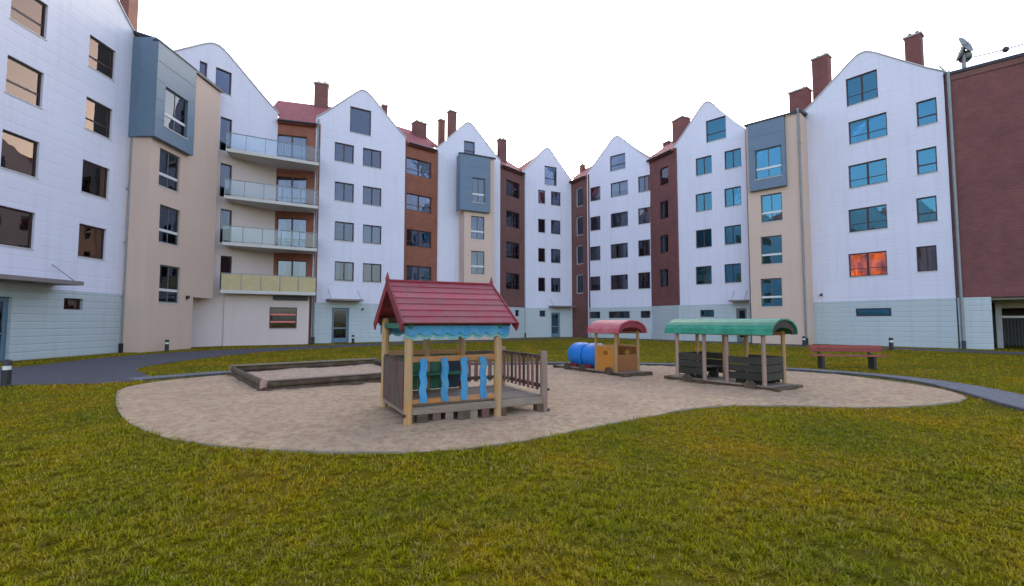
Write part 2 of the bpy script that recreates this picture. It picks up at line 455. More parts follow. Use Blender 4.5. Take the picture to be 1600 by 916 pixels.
def edge_dist(P, loop):
    d = np.full(len(P), 1e9); n = len(loop)
    for i in range(n):
        a = np.array(loop[i]); b = np.array(loop[(i + 1) % n]); ab = b - a
        t = np.clip(((P - a) @ ab) / (ab @ ab + 1e-12), 0, 1)
        q = a + t[:, None] * ab
        d = np.minimum(d, np.hypot(*(P - q).T))
    return d
def val_noise(P, scale, seed):
    r = np.random.default_rng(seed); g = r.random((128, 128)); q = P * scale + 40
    i = np.floor(q).astype(int); f = q - i; f = f * f * (3 - 2 * f)
    a = g[i[:, 0] % 128, i[:, 1] % 128]; b = g[(i[:, 0] + 1) % 128, i[:, 1] % 128]
    c = g[i[:, 0] % 128, (i[:, 1] + 1) % 128]; d = g[(i[:, 0] + 1) % 128, (i[:, 1] + 1) % 128]
    return (a * (1 - f[:, 0]) + b * f[:, 0]) * (1 - f[:, 1]) + (c * (1 - f[:, 0]) + d * f[:, 0]) * f[:, 1]

# sand with trodden relief
def sand_sheet():
    loop = [(p.x, p.y) for p in sand_loop]
    xs = np.arange(-10, 11, .16); ys = np.arange(4.5, 17.5, .16)
    G = np.array([(x, y) for x in xs for y in ys]) + rng.uniform(-.06, .06, (len(xs) * len(ys), 2))
    G = G[pip(G, loop)]; G = G[edge_dist(G, loop) > .08]
    pts = [Vector(p) for p in loop] + [Vector(p) for p in G]
    n = len(loop)
    v, e, f, *_ = delaunay_2d_cdt(pts, [], [list(range(n))], 1, 1e-5)
    P = np.array([(q.x, q.y) for q in v]); d = np.clip(edge_dist(P, loop) / .5, 0, 1)
    z = .016 + d * (.03 * val_noise(P, 1.1, 1) + .05 * val_noise(P, 3.1, 2) + .022 * rng.random(len(P)))
    mb = MB(); mb.add([(P[i, 0], P[i, 1], z[i]) for i in range(len(P))], [tuple(q) for q in f])
    o = mb.obj('sand_ground', 'sand', smooth=True)
    return structure(o)
sand_sheet()

# edging stones round the sand
def edging(name, loop, closed, z0, z1, w, step, m):
    root = bpy.data.objects.new(name, None); col.objects.link(root); structure(root)
    pts = list(loop) + ([loop[0]] if closed else [])
    seg, acc = [], [0]
    for a, b in zip(pts, pts[1:]): acc.append(acc[-1] + (b - a).length)
    def P(t):
        for i in range(len(pts) - 1):
            if t <= acc[i + 1]:
                k = (t - acc[i]) / max(acc[i + 1] - acc[i], 1e-9); return pts[i].lerp(pts[i + 1], k)
        return pts[-1]
    n = int(acc[-1] / step); st = acc[-1] / n
    me = MB().box(-st / 2 + .004, st / 2 - .004, -w / 2, w / 2, z0, z1).mesh('kerb_stone'); me.materials.append(M[m])
    for i in range(n):
        a, b = P(i * st), P((i + 1) * st); c = (a + b) / 2; d = b - a
        link_mesh('kerb_stone', me, root, (c.x, c.y, random.uniform(-.008, .008)), (0, 0, math.atan2(d.y, d.x) + random.uniform(-.008, .008)))
    return root
edging('sand_edging', sand_loop, True, -.06, .022, .03, .75, 'sand_kerb')
edging('path_kerb', pr_, False, -.05, .06, .07, .9, 'old_kerb')

# ------------------------------------------------------------------ buildings
ROW = [5.15, 8.05, 10.95, 13.85, 16.5]
PL = 2.85
FAC = []
class Facade:
    """front plane y = 0 in local space, x along the wall, y into the building"""
    def __init__(s, name, label, cat, P0, P1, group=None):
        s.P0, s.P1 = Vector(P0), Vector(P1); s.e = (s.P1 - s.P0).normalized(); s.W = (s.P1 - s.P0).length
        s.root = thing(name, label, cat, (s.P0.x, s.P0.y, 0), math.atan2(s.e.y, s.e.x), group)
        s.holes = []; s.glass = 'glass'; FAC.append(s)
    def s_at(s, px, h, off=0.0):
        k = (px - CX) / FPX; n = Vector((s.e.y, -s.e.x)); p = s.P0 + n * off
        return (k * (p.y * cp + (h - CAMH) * sp) - p.x) / (s.e.x - k * s.e.y * cp)
    def h_at(s, px, py, off=0.0):
        d = ray(px, py); n = Vector((s.e.y, -s.e.x)); p = s.P0 + n * off
        t = p.dot(n) / (d.x * n.x + d.y * n.y); return CAMH + d.z * t
    def win(s, px0, px1, hc, hh, **k):
        s0, s1 = s.s_at(px0, hc), s.s_at(px1, hc)
        return s.win_s(s0, s1, hc - hh / 2, hc + hh / 2, **k)
    def win_s(s, s0, s1, h0, h1, style='auto', frame='frame', dress=None, room='room', sill=True, y=0.0, hole=True, name='window', wall_t=.3):
        if hole: s.holes.append((s0, s1, h0, h1))
        fw = .07; mb = MB(); d0, d1 = y + .10, y + .165; ov = .004
        mb.box(s0 - ov, s0 + fw, d0, d1, h0 - ov, h1 + ov); mb.box(s1 - fw, s1 + ov, d0, d1, h0 - ov, h1 + ov)
        mb.box(s0 + fw, s1 - fw, d0, d1, h0 - ov, h0 + fw); mb.box(s0 + fw, s1 - fw, d0, d1, h1 - fw, h1 + ov)
        w = s1 - s0; q = .038; e0, e1 = d0 + .006, d1 - .006
        if style == 'auto': style = 'double' if w > 1.15 else 'single'
        if style == 'wide':
            for k in (1 / 2,): mb.box(s0 + w * k - q * 1.5, s0 + w * k + q * 1.5, e0, e1, h0 + fw, h1 - fw)
            mb.box(s0 + fw, s0 + w / 2 - q * 1.5, e0 + .004, e1 - .004, h0 + (h1 - h0) * .34 - q * .6, h0 + (h1 - h0) * .34 + q * .6)
            mb.box(s0 + w / 2 + q * 1.5, s1 - fw, e0 + .004, e1 - .004, h0 + (h1 - h0) * .34 - q * .6, h0 + (h1 - h0) * .34 + q * .6)
        elif style == 'double':
            mb.box(s0 + w / 2 - q, s0 + w / 2 + q, e0, e1, h0 + fw, h1 - fw)
        elif style == 'transom':
            k = h0 + (h1 - h0) * .36; mb.box(s0 + fw, s1 - fw, e0, e1, k - q, k + q)
        elif style == 'stair':
            k = h0 + (h1 - h0) * .34
            mb.box(s0 + w / 2 - q * .8, s0 + w / 2 + q * .8, e0 + .003, e1 - .003, k + q * 1.8, h1 - fw)
            mb.box(s0 + w / 2 - q * .8, s0 + w / 2 + q * .8, e0 + .003, e1 - .003, h0 + fw, k - q * 1.8)
        o = mb.obj(name, frame, s.root)
        if style == 'stair':
            k = h0 + (h1 - h0) * .34
            box('transom_bar', 'frame_white', o, s0 + fw * .5, s1 - fw * .5, d0 - .004, d1, k - q * 1.8, k + q * 1.8)
        box('pane', s.glass, o, s0 + fw * .6, s1 - fw * .6, y + .128, y + .136, h0 + fw * .6, h1 - fw * .6)
        if sill: box('sill', 'sill', o, s0 - .03, s1 + .03, y - .025, y + .10, h0 - .045, h0 + .008)
        # the room behind: five inner faces
        a0, a1, b0, b1, c0, c1 = s0 - .02, s1 + .02, y + .18, y + 1.5, h0 - .02, h1 + .02
        rb = MB(); v = [(x, yy, z) for z in (c0, c1) for yy in (b0, b1) for x in (a0, a1)]
        rb.add(v, [(0, 1, 3, 2), (4, 6, 7, 5), (2, 3, 7, 6), (0, 2, 6, 4), (1, 5, 7, 3)])
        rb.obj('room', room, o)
        if dress is None:
            r = random.random(); dress = 'none' if r < .42 else 'net' if r < .62 else 'sides' if r < .8 else 'blind'
        def cloth(x0, x1, z0, z1, m):
            n = max(6, int((x1 - x0) / .05)); cb = MB(); vs = []
            for i in range(n + 1):
                x = x0 + (x1 - x0) * i / n; yy = y + .26 + .022 * math.sin(i * 2.1) + .01 * math.sin(i * .7)
                vs += [(x, yy, z0), (x, yy, z1)]
            cb.add(vs, [(2 * i, 2 * i + 2, 2 * i + 3, 2 * i + 1) for i in range(n)]); cb.obj('curtain', m, o, smooth=True)
        if dress == 'net': cloth(s0 + .02, s1 - .02, h0 + random.choice((.01, .01, (h1 - h0) * .4)), h1 - .02, 'curtain')
        elif dress == 'sides':
            cloth(s0 + .02, s0 + w * .28, h0 + .01, h1 - .02, 'curtain'); cloth(s1 - w * .28, s1 - .02, h0 + .01, h1 - .02, 'curtain')
        elif dress == 'red': cloth(s0 + w * .08, s1 - w * .35, h0 + .01, h1 - .02, 'curtain_red')
        elif dress == 'teal': cloth(s0 + .02, s1 - .02, h0 + .01, h1 - .3, 'curtain_teal')
        elif dress == 'low': cloth(s0 + .02, s1 - .02, h0 + .01, h0 + (h1 - h0) * .36, 'curtain')
        elif dress in ('blind', 'fullblind'):
            k = 1.0 if dress == 'fullblind' else random.uniform(.3, .6)
            box('blind', 'blind', o, s0 + .02, s1 - .02, y + .20, y + .215, h1 - (h1 - h0 - .02) * k, h1 - .01)
        return o
    def wall(s, outline, m='white', t=.3, y=0.0, name='wall', z0=None):
        hs = []
        zmin = min(p[1] for p in outline); zmax = max(p[1] for p in outline)
        for (a, b, c, d) in s.holes:
            if c > zmin and d < zmax: hs.append([(a, c), (a, d), (b, d), (b, c)])
        return MB().prism(outline, y, y + t, hs).obj(name, m, s.root)
    def plinth(s, s0=0.0, s1=None, m='plinth', top=PL):
        s1 = s.W if s1 is None else s1
        hs = [[(a, c), (a, d), (b, d), (b, c)] for (a, b, c, d) in s.holes if d < top and c > .02 and a > s0 and b < s1]
        ds = sorted((a, b, d) for (a, b, c, d) in s.holes if c <= .02 and d < top and a > s0 - .01 and b < s1 + .01)
        out = [(s0, -.05)]
        for a, b, d in ds: out += [(a, -.05), (a, d), (b, d), (b, -.05)]
        out += [(s1, -.05), (s1, top), (s0, top)]
        MB().prism(out, -.03, .3, hs).obj('plinth', m, s.root)
    def door(s, s0, s1, top, m='door_blue', y=0.0, glazed=True):
        s.holes.append((s0, s1, 0.0, top)); r = s.root
        mb = MB(); mb.box(s0 - .004, s0 + .06, y + .1, y + .18, 0, top + .004); mb.box(s1 - .06, s1 + .004, y + .1, y + .18, 0, top + .004); mb.box(s0 + .06, s1 - .06, y + .1, y + .18, top - .06, top + .004)
        f = mb.obj('door_frame', m, r)
        if glazed:
            lf = MB(); a, b = s0 + .06, s1 - .06
            lf.box(a, a + .11, y + .115, y + .165, .02, top - .06); lf.box(b - .11, b, y + .115, y + .165, .02, top - .06)
            for z0, z1 in ((.02, .35), (1.0, 1.1), (top - .17, top - .06)): lf.box(a + .11, b - .11, y + .115, y + .165, z0, z1)
            d = lf.obj('door', m, r)
            box('pane', 'glass', d, a + .08, b - .08, y + .136, y + .144, .3, top - .12)
        else:
            d = box('door', m, r, s0 + .06, s1 - .06, y + .12, y + .165, .02, top - .06)
        MB().tube((s1 - .16, y + .07, .95), (s1 - .16, y + .07, 1.25), .014).tube((s1 - .16, y + .07, 1.1), (s1 - .16, y + .12, 1.1), .012).obj('handle', 'zinc', d)
        a0, a1, b0, b1, c0, c1 = s0 - .01, s1 + .01, y + .2, y + 2.0, 0.01, top + .01
        rb = MB(); v = [(x, yy, z) for z in (c0, c1) for yy in (b0, b1) for x in (a0, a1)]
        rb.add(v, [(0, 1, 3, 2), (4, 6, 7, 5), (2, 3, 7, 6), (0, 2, 6, 4), (1, 5, 7, 3)]); rb.obj('hallway', 'room', d)
    def canopy(s, s0, s1, z, out=1.1, t=.12):
        c = box('canopy', 'canopy', s.root, s0, s1, -out, -.03, z, z + t)
        for x in (s0 + .15, s1 - .15): MB().tube((x, -out * .8, z + t), (x, -.02, z + t + .7), .012, n=6).obj('stay_rod', 'metal_dark', c)
    def pipe(s, x, z0=.0, z1=15.9, y=-.09, r=.055, m='zinc'):
        p = MB().tube((x, y, z0), (x, y, z1), r).obj('drainpipe', m, s.root, smooth=True)
        for k in range(1, 6): box('bracket', m, p, x - .075, x + .075, y - .01, .02, k * 2.7, k * 2.7 + .05)
        box('boot', 'metal_dark', p, x - .09, x + .09, y - .09, y + .08, -.02, .45)
    def wall_lamp(s, x, z):
        b = MB().box(x - .06, x + .06, -.16, .01, z - .1, z + .1).obj('wall_lamp', 'metal_dark', s.root, bevel=.015)
        box('lamp_glass', 'lamp_white', b, x - .045, x + .045, -.165, -.10, z - .115, z - .06)
    def chimney(s, px, wpx, ytop, ybot, Y, m='brick3', pots=True):
        a = at_y(px, ytop + 3, Y); b = at_y(px, ybot, Y); w = wpx * Y / FPX
        inv = Matrix.LocRotScale(s.root.location, s.root.rotation_euler, None).inverted()
        c = inv @ Vector((a.x, a.y, 0)); hw = w / 2 * .85
        ch = box('chimney', m, s.root, c.x - hw, c.x + hw, c.y - hw * .8, c.y + hw * .8, min(b.z, 17.0) - 2.2, a.z - .22)
        MB().box(c.x - hw - .06, c.x + hw + .06, c.y - hw * .8 - .06, c.y + hw * .8 + .06, a.z - .22, a.z - .10).obj('cap', 'concrete', ch)
        if pots:
            for k in (-.45, .45):
                MB().lathe([(.09, a.z - .10), (.10, a.z + .12), (.08, a.z + .16)], (c.x + k * hw, c.y, 0), n=10).obj('chimney_pot', 'brick3', ch)
    def body(s, depth, top, m='white', x0=.0, x1=None):
        x1 = s.W if x1 is None else x1
        for nm, a, b in (('side_wall', x0 + .002, x0 + .3), ('side_wall', x1 - .3, x1 - .002)):
            box(nm, m, s.root, a, b, .3, depth, -.05, top)
        box('back_wall', m, s.root, x0 + .3, x1 - .3, depth - .3, depth - .002, -.05, top)

GP = [(0, 0), (.10, .56), (.26, 1.60), (.40, 2.52), (.45, 2.80), (.48, 2.90), (.52, 2.90), (.55, 2.80), (.60, 2.52), (.74, 1.60), (.90, .56), (1, 0)]   # gable profile
def gable_line(a, b, eave, k=1.0): return [(a + (b - a) * u, eave + h * k) for u, h in GP]
def gable_roof(F, a, b, eave, depth, k=1.0):
    g = [(x, z - .16) for x, z in gable_line(a, b, eave, k)]
    lo = [(x, z - .14) for x, z in g]
    MB().prism(g[::-1] + lo, .28, depth).obj('roof', 'tile', F.root)
    cap = gable_line(a - .05, b + .05, eave + .0, k); top = [(x, z + .07) for x, z in cap]
    MB().prism(top[::-1] + cap, -.05, .36).obj('gable_coping', 'sill', F.root)
def gabled(name, label, P0, P1, eave=16.0, depth=9.0, k=1.0, plinth=True, group='white gabled houses round the courtyard', top=PL):
    F = Facade(name, label, 'house', P0, P1, group)
    F.eave, F.depth, F.k, F.top = eave, depth, k, top
    return F
def finish_gabled(F, bays=((0, None),), plinth=True):
    out = [(0, F.top), (F.W, F.top)]
    gl = []
    for a, b in bays: gl += gable_line(a, F.W if b is None else b, F.eave, F.k)
    g2 = []
    for p in gl:
        if not g2 or abs(p[0] - g2[-1][0]) + abs(p[1] - g2[-1][1]) > 1e-6: g2.append(p)
    F.wall(out + g2[::-1])
    if plinth: F.plinth()
    for a, b in bays: gable_roof(F, a, F.W if b is None else b, F.eave, F.depth, F.k)
    F.body(F.depth, F.eave - .35)
def infill(name, label, P0, P1, m, eave=15.9, group='brick infill bays between the gables', rise=2.9, run=4.0, depth=9):
    F = Facade(name, label, 'building', P0, P1, group)
    F.eave, F.mat, F.rise, F.run, F.depth = eave, m, rise, run, depth
    return F
def finish_infill(F, z0=PL, plinth=True, ext=1.2):
    F.wall([(-.3, z0), (F.W + .3, z0), (F.W + .3, F.eave), (-.3, F.eave)], F.mat)
    if plinth: F.plinth(-.3, F.W + .3, top=z0)
    r, q = F.rise, F.run
    k = (r + .12) / (q + .25)
    zr = lambda y: F.eave - .12 + k * (y + .25)
    plan = [(-.08, -.25), (F.W + .08, -.25), (F.W + .08, 1.0), (F.W + ext, 1.0), (F.W + ext, q), (-ext, q), (-ext, 1.0), (-.08, 1.0)]
    n = len(plan); vs = [(x, y, zr(y)) for x, y in plan] + [(x, y, zr(y) - .17) for x, y in plan]
    fs = [(0, 1, 2, 7), (6, 7, 2, 3, 4, 5), (8, 15, 10, 9), (14, 13, 12, 11, 10, 15)] + [(a, a + n, (a + 1) % n + n, (a + 1) % n) for a in range(n)]
    MB().add(vs, fs).obj('roof', 'tile', F.root)
    MB().tube((-.02, -.3, F.eave - .16), (F.W + .02, -.3, F.eave - .16), .08).obj('gutter', 'metal_dark', F.root, smooth=True)
    F.body(F.depth, F.eave - .4, F.mat)

# ---- A: house along the left side
A = gabled('gabled_house', 'white gabled house with a canopied doorway, beside the beige tower with the blue upper box', (-19.2, 3.2), (-19.2, 23.4))
A.glass = 'glass_warm'
for pz, kinds in (((17.45, 18.85), ('sides', 'blind', 'none', 'none', 'none')), ((20.8, 22.2), ('teal', 'none', 'net', 'none', 'none'))):
    for r, d in zip(range(4), kinds):
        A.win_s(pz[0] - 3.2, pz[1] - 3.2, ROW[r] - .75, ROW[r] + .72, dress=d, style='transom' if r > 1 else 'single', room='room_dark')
    A.win_s(pz[0] - 3.2, pz[1] - 3.2, 16.1, 17.4, dress='none') if False else None
for z0 in (5.6, 10.2, 12.6):
    for r in range(4): A.win_s(z0 - 3.2, z0 - 3.2 + 1.35, ROW[r] - .75, ROW[r] + .72)
A.win_s(20.25 - 3.2, 21.15 - 3.2, 2.02, 2.52, style='single', frame='frame', dress='none', room='room_dark')
A.door(16.6 - 3.2, 18.15 - 3.2, 2.45, 'door_blue')
A.canopy(15.9 - 3.2, 19.8 - 3.2, 3.02, 1.25, .16)
A.wall_lamp(20.2, 3.3)
A.chimney(203, 22, -22, 40, 27.2, 'brick3')
A.pipe(A.W - .14, y=-.12)
finish_gabled(A, bays=((0, 6.0), (6.0, 13.2), (13.2, None)))

# ---- stair towers
def tower(label, P0, P1, back, wins, wpx, blue_px, top=15.7, ptop=16.0, ground_cut=0.0, glass='glass', group='beige stair towers with a blue box on top'):
    T = Facade('stair_tower', label, 'tower', P0, P1, group)
    W = T.W; T.glass = glass
    wl = []
    for hc in wins:
        a, b = T.s_at(wpx[0], hc), T.s_at(wpx[1], hc)
        wl.append((hc, a, b)); T.win_s(a, b, hc - 1.0, hc + .95, style='stair', frame='frame_grey', dress='none', room='room_dark')
    if ground_cut: out = [(0, -.05), (W - ground_cut, -.05), (W - ground_cut, 2.9), (W, 2.9), (W, top), (0, top)]
    else: out = [(0, -.05), (W, -.05), (W, top), (0, top)]
    T.wall(out, 'beige', .25)
    MB().box(.002, .25, .25, back, -.05, top).obj('side_wall', 'beige', T.root)
    if ground_cut:
        MB().box(W - .25, W - .002, .25, back, 2.9, top).obj('side_wall', 'beige', T.root)
        MB().box(W - ground_cut - .25, W - ground_cut - .002, .25, back, -.05, 2.9).obj('side_wall', 'pink', T.root)
        box('soffit', 'beige', T.root, W - ground_cut, W - .25, .25, back, 2.9, 3.05)
    else:
        MB().box(W - .25, W - .002, .25, back, -.05, top).obj('side_wall', 'beige', T.root)
    # mono pitch roof
    vs = []
    for x in (-.08, W + .08): vs += [(x, -.12, top + .002), (x, back, top + .45), (x, back, top + .62), (x, -.12, top + .16)]
    MB().add(vs, [(0, 4, 5, 1), (1, 5, 6, 2), (2, 6, 7, 3), (3, 7, 4, 0), (3, 2, 1, 0), (4, 5, 6, 7)]).obj('roof', 'metal_dark', T.root)
    # blue clad box in front of the top storey, with its own window
    a, b = T.s_at(blue_px[0], 12.6, .3), T.s_at(blue_px[1], 12.6, .3); z0, z1, o = 10.75, top - .05, .30
    wa, wb = T.s_at(blue_px[2], 12.6, .3), T.s_at(blue_px[3], 12.6, .3)
    fr = MB().prism([(a, z0), (b, z0), (b, z1), (a, z1)], -o, -o + .12, [[(wa, 11.5), (wa, 13.6), (wb, 13.6), (wb, 11.5)]]).obj('blue_box', 'blue_clad', T.root)
    MB().box(a + .001, a + .1, -o + .12, .6 if a < 0 else 0, z0, z1).obj('box_cheek', 'blue_clad', fr)
    MB().box(b - .1, b - .001, -o + .12, 0, z0, z1).obj('box_cheek', 'blue_clad', fr)
    box('box_soffit', 'blue_clad', fr, a + .1, b - .1, -o + .12, 0, z0 + .001, z0 + .08)
    box('box_top', 'metal_dark', fr, a - .03, b + .03, -o - .04, 0, z1, z1 + .06)
    for k in range(1, 5):
        zz = z0 + (z1 - z0) * k / 5
        for xa, xb in ((a + .01, wa - .02), (wb + .02, b - .01)) if 11.4 < zz < 13.7 else ((a + .01, b - .01),):
            if xb - xa > .05: box('cladding_seam', 'blue_clad', fr, xa, xb, -o - .012, -o + .002, zz - .012, zz + .012)
    T.win_s(wa, wb, 11.5, 13.6, style='stair', frame='frame_grey', dress='low', room='room_dark', y=-o, hole=False)
    return T
TB = tower('beige stair tower with blue box whose face looks across the courtyard, beside the glass balconies', (-18.1, 23.25), (-18.1, 28.6), 1.3, (3.5, 6.6, 9.5), (249, 281), (244, 304, 258, 293), ground_cut=1.75)
TB.holes = []
box('tower_cheek', 'beige', TB.root, 0.003, .26, 1.2, 1.5, -.05, 15.7)
MB().box(-.09, .02, -.05, 1.09, 10.75, 15.9).obj('blue_box', 'blue_clad', TB.root)
TB.wall_lamp(3.05, 2.85); TB.pipe(.12, y=-.09) if False else None

# ---- C: gabled house behind the balconies
C = gabled('gabled_house', 'white gabled house behind the beige tower, with small blue attic window above the balconies', (-20.9, 25.45), (-16.3, 32.2))
C.win(312, 324, 17.0, .95, dress='none', style='single')
C.win(337, 362, 16.75, 1.5, dress='fullblind', style='single')
SLAB = [3.45, 6.4, 9.3, 12.25]
for i, z in enumerate(SLAB): C.win_s(C.s_at(344, z + 1.1), C.s_at(362, z + 1.1), z + .06, z + 2.2, dress='sides' if i % 2 else 'none', style='single', sill=False, name='balcony_door', room='room_dark')
C.chimney(260, 12, 62, 80, 31, 'brick3', False) if False else None
C.top = 12.28; finish_gabled(C, plinth=False)
C.wall([(0, .0), (C.W, .0), (C.W, 12.28), (0, 12.28)], 'pink', name='lower_wall')

# ---- balcony bay between C and D
B = infill('balcony_bay', 'brick bay with four stacked balconies, glass railings above and yellow panels below', (-16.25, 32.25), (-13.95, 32.95), 'brick2', eave=15.6, rise=3.3, run=4.5)
B.root['category'] = 'balcony block'
for i, z in enumerate(SLAB):
    B.win_s(B.s_at(432, z + 1.1), B.s_at(479, z + 1.1), z + .06, z + 2.3, dress='sides' if i != 3 else 'net', style='wide', sill=False, name='balcony_door', room='room_dark')
finish_infill(B, z0=.0, plinth=False, ext=.9)
B.chimney(503, 24, 128, 166, 37, 'brick3', True)
binv = Matrix.LocRotScale(B.root.location, B.root.rotation_euler, None).inverted()
def loc2(P): v = binv @ Vector((P[0], P[1], 0)); return (v.x, v.y)
bf0, bf1 = (-17.72, 28.72), (-13.05, 31.45)         # front edge of the balconies
back = [(-13.75, 32.75), (-16.2, 32.05), (-17.95, 29.75)]
def slab_prism(poly, z0, z1):
    mb = MB(); n = len(poly); vs = [(p[0], p[1], z0) for p in poly] + [(p[0], p[1], z1) for p in poly]
    a = sum(poly[i][0] * poly[(i + 1) % n][1] - poly[(i + 1) % n][0] * poly[i][1] for i in range(n))
    fs = [tuple(range(n))[::-1], tuple(range(n, 2 * n))] + [(i, (i + 1) % n, n + (i + 1) % n, n + i) for i in range(n)]
    if a < 0: fs = [f[::-1] for f in fs]
    return mb.add(vs, fs)
bp = [loc2(p) for p in [bf0, bf1] + back]
f0, f1 = Vector(bp[0]), Vector(bp[1]); fe = (f1 - f0).normalized(); fL = (f1 - f0).length
fn = Vector((-fe.y, fe.x)); ang = math.atan2(fe.y, fe.x)
side = Vector(bp[2]) - f1
for i, z in enumerate(SLAB):
    slb = slab_prism(bp, z - .20, z).obj('balcony_slab', 'slab', B.root)
    ins = .06
    npan = 5
    def place(lx, ly, z_): return Matrix.Translation((f0.x, f0.y, 0)) @ Matrix.Rotation(ang, 4, 'Z')
    T4 = Matrix.Translation((f0.x, f0.y, 0)) @ Matrix.Rotation(ang, 4, 'Z')
    for k in range(npan):
        a, b = fL * k / npan + .03, fL * (k + 1) / npan - .03
        if i == 0: MB().box(a, b, ins - .015, ins + .015, z - .12, z + .98, T4).obj('railing_panel', 'yellow_panel', slb)
        else: MB().box(a, b, ins - .006, ins + .006, z + .08, z + .98, T4).obj('railing_panel', 'glass_rail', slb)
    for k in range(npan + 1):
        x = min(max(fL * k / npan, .025), fL - .025)
        MB().box(x - .02, x + .02, ins - .02, ins + .03, z - .05, z + 1.04, T4).obj('railing_post', 'zinc', slb)
    MB().box(0, fL, ins - .025, ins + .03, z + 1.0, z + 1.045, T4).obj('handrail', 'zinc', slb)
    T5 = Matrix.Translation((f1.x, f1.y, 0)) @ Matrix.Rotation(math.atan2(side.y, side.x), 4, 'Z')
    MB().box(.08, side.length - .05, .04, .055, z + .08, z + .98, T5).obj('railing_panel', 'yellow_panel' if i == 0 else 'glass_rail', slb)
    MB().box(.03, side.length, .03, .07, z + 1.0, z + 1.045, T5).obj('handrail', 'zinc', slb)
# ground floor wall under the balconies
g0, g1 = loc2((-17.95, 29.6)), loc2((-13.75, 32.1))
GW = Facade('garage_front', 'low white ground floor wall with red-framed louvred window under the balconies', 'wall', (-17.95, 29.55), (-13.72, 32.02))
a, b = GW.s_at(421, 2.0), GW.s_at(464, 2.0)
GW.win_s(a, b, 1.05, 2.45, style='single', frame='brick3', dress='none', room='room_dark', sill=True)
for k in (1.5, 1.98): box('louvre_rail', 'curtain_red', GW.root, a + .05, b - .05, .11, .15, k - .05, k + .05)
GW.wall([(0, -.05), (GW.W, -.05), (GW.W, 3.245), (0, 3.245)], 'pink', .25)
box('slab_shade_strip', 'metal_dark', GW.root, GW.W * .55, GW.W - .1, -.10, -.004, 2.92, 3.2)  # dark strip standing for the shaded underside of the lowest slab

# ---- D
D = gabled('gabled_house', 'white gabled house with large blind-covered attic window, beside the balcony bay', (-13.92, 32.9), (-8.41, 36.6))
for r in range(4):
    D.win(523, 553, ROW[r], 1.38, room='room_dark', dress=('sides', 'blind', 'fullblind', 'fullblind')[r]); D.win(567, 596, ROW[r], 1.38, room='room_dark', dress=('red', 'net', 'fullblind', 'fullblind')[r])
D.win(547, 580, 16.5, 1.95, dress='fullblind', style='single')
D.door(D.s_at(518, 1.2), D.s_at(545, 1.2), 2.5, 'door_blue')
D.canopy(D.s_at(509, 3), D.s_at(562, 3), 2.98, 1.0, .12)
D.wall_lamp(D.s_at(566, 2.4), 2.4)
D.chimney(601, 9, 160, 178, 40, 'brick3', False)
D.pipe(.12)
finish_gabled(D)

# ---- E: brick infill
E = infill('brick_infill', 'orange brick infill bay with wide dark windows behind the playhouse roof', (-8.35, 37.2), (-6.45, 38.9), 'brick2')
for r in range(4): E.win(635, 674, ROW[r] + .15, 1.35, dress=('net', 'none', 'blind', 'fullblind')[r], style='wide', sill=False, room='room_dark')
E.chimney(655, 22, 188, 216, 41); E.chimney(690, 11, 183, 214, 43, 'brick3', False); E.chimney(706, 14, 170, 200, 44, 'brick3', False)
finish_infill(E)

# ---- F with its tower
F4 = gabled('gabled_house', 'white gabled house with a narrow attic window above its own slim stair tower', (-6.5, 39.1), (-1.06, 41.9))
F4.win(725, 742, 16.6, 1.3, dress='net', style='transom')
finish_gabled(F4)
nF = Vector((F4.e.y, -F4.e.x))
q0 = F4.P0 + F4.e * 2.2 + nF * 1.25; q1 = F4.P0 + F4.e * 4.95 + nF * 1.25
TF = tower('slim beige stair tower with blue box between two brick bays, behind the playhouse', q0, q1, 1.25, (3.5, 6.5, 9.45), (736, 757), (719, 766, 738, 758), top=15.5)
F4.chimney(784, 15, 214, 252, 45, 'brick3')

# ---- G
G = infill('brick_infill', 'brown brick infill bay beside the slim tower with small dark balcony windows', (-1.0, 42.6), (1.0, 45.0), 'brick3')
for r in range(4): G.win(791, 812, ROW[r] + .1, 1.5, dress=('sides', 'none', 'sides', 'none')[r], style='wide', sill=False, room='room_dark')
G.win(805, 811, 2.3, .6, dress='none', room='room_dark', sill=False)
finish_infill(G)

# ---- H
H = gabled('gabled_house', 'white gabled house in the far corner with a narrow and a wider window column', (1.04, 45.3), (6.06, 47.7))
for r in range(4):
    H.win(841, 852, ROW[r], 1.35, dress='none', style='single', room='room_dark'); H.win(861, 876, ROW[r], 1.4, dress='none', style='single', room='room_dark')
H.win(851, 870, 16.1, 1.9, dress='blind', style='transom')
H.door(H.s_at(861, 1.2), H.s_at(875, 1.2), 2.4, 'door_blue')
H.canopy(H.s_at(857, 3), H.s_at(892, 3), 2.95, .9, .12)
H.win(843, 852, 2.3, .6, dress='none', room='room_dark', sill=False)
H.pipe(.15)
finish_gabled(H)

# ---- I corner strip
I = infill('brick_infill', 'narrow brown brick strip with a column of pale panels in the far corner', (6.1, 47.75), (7.35, 45.75), 'brick3', rise=2.2, run=3.0, depth=6)
for r in range(4): I.win(900, 911, ROW[r] + .1, 1.9, dress='net', style='single', frame='frame_white', sill=False)
I.chimney(910, 9, 254, 276, 50)
finish_infill(I, z0=0, plinth=False)

# ---- J
J = gabled('gabled_house', 'white gabled house with three window columns behind the red-roofed play train', (7.35, 45.7), (12.2, 41.4))
for r in range(4):
    J.win(922, 938, ROW[r], 1.35, dress='net' if r in (0, 1, 3) else 'none', style='single'); J.win(954, 981, ROW[r], 1.35, dress=('blind', 'sides', 'none', 'net')[r]); J.win(997, 1016, ROW[r], 1.45, dress='none', room='room_dark')
J.win(953, 977, 16.4, 1.45, dress='blind', style='transom')
for a, b in ((921, 938), (951, 984), (1001, 1017)): J.win(a, b, 2.15, .62, dress='none', style='single', room='room_dark', sill=False)
finish_gabled(J)

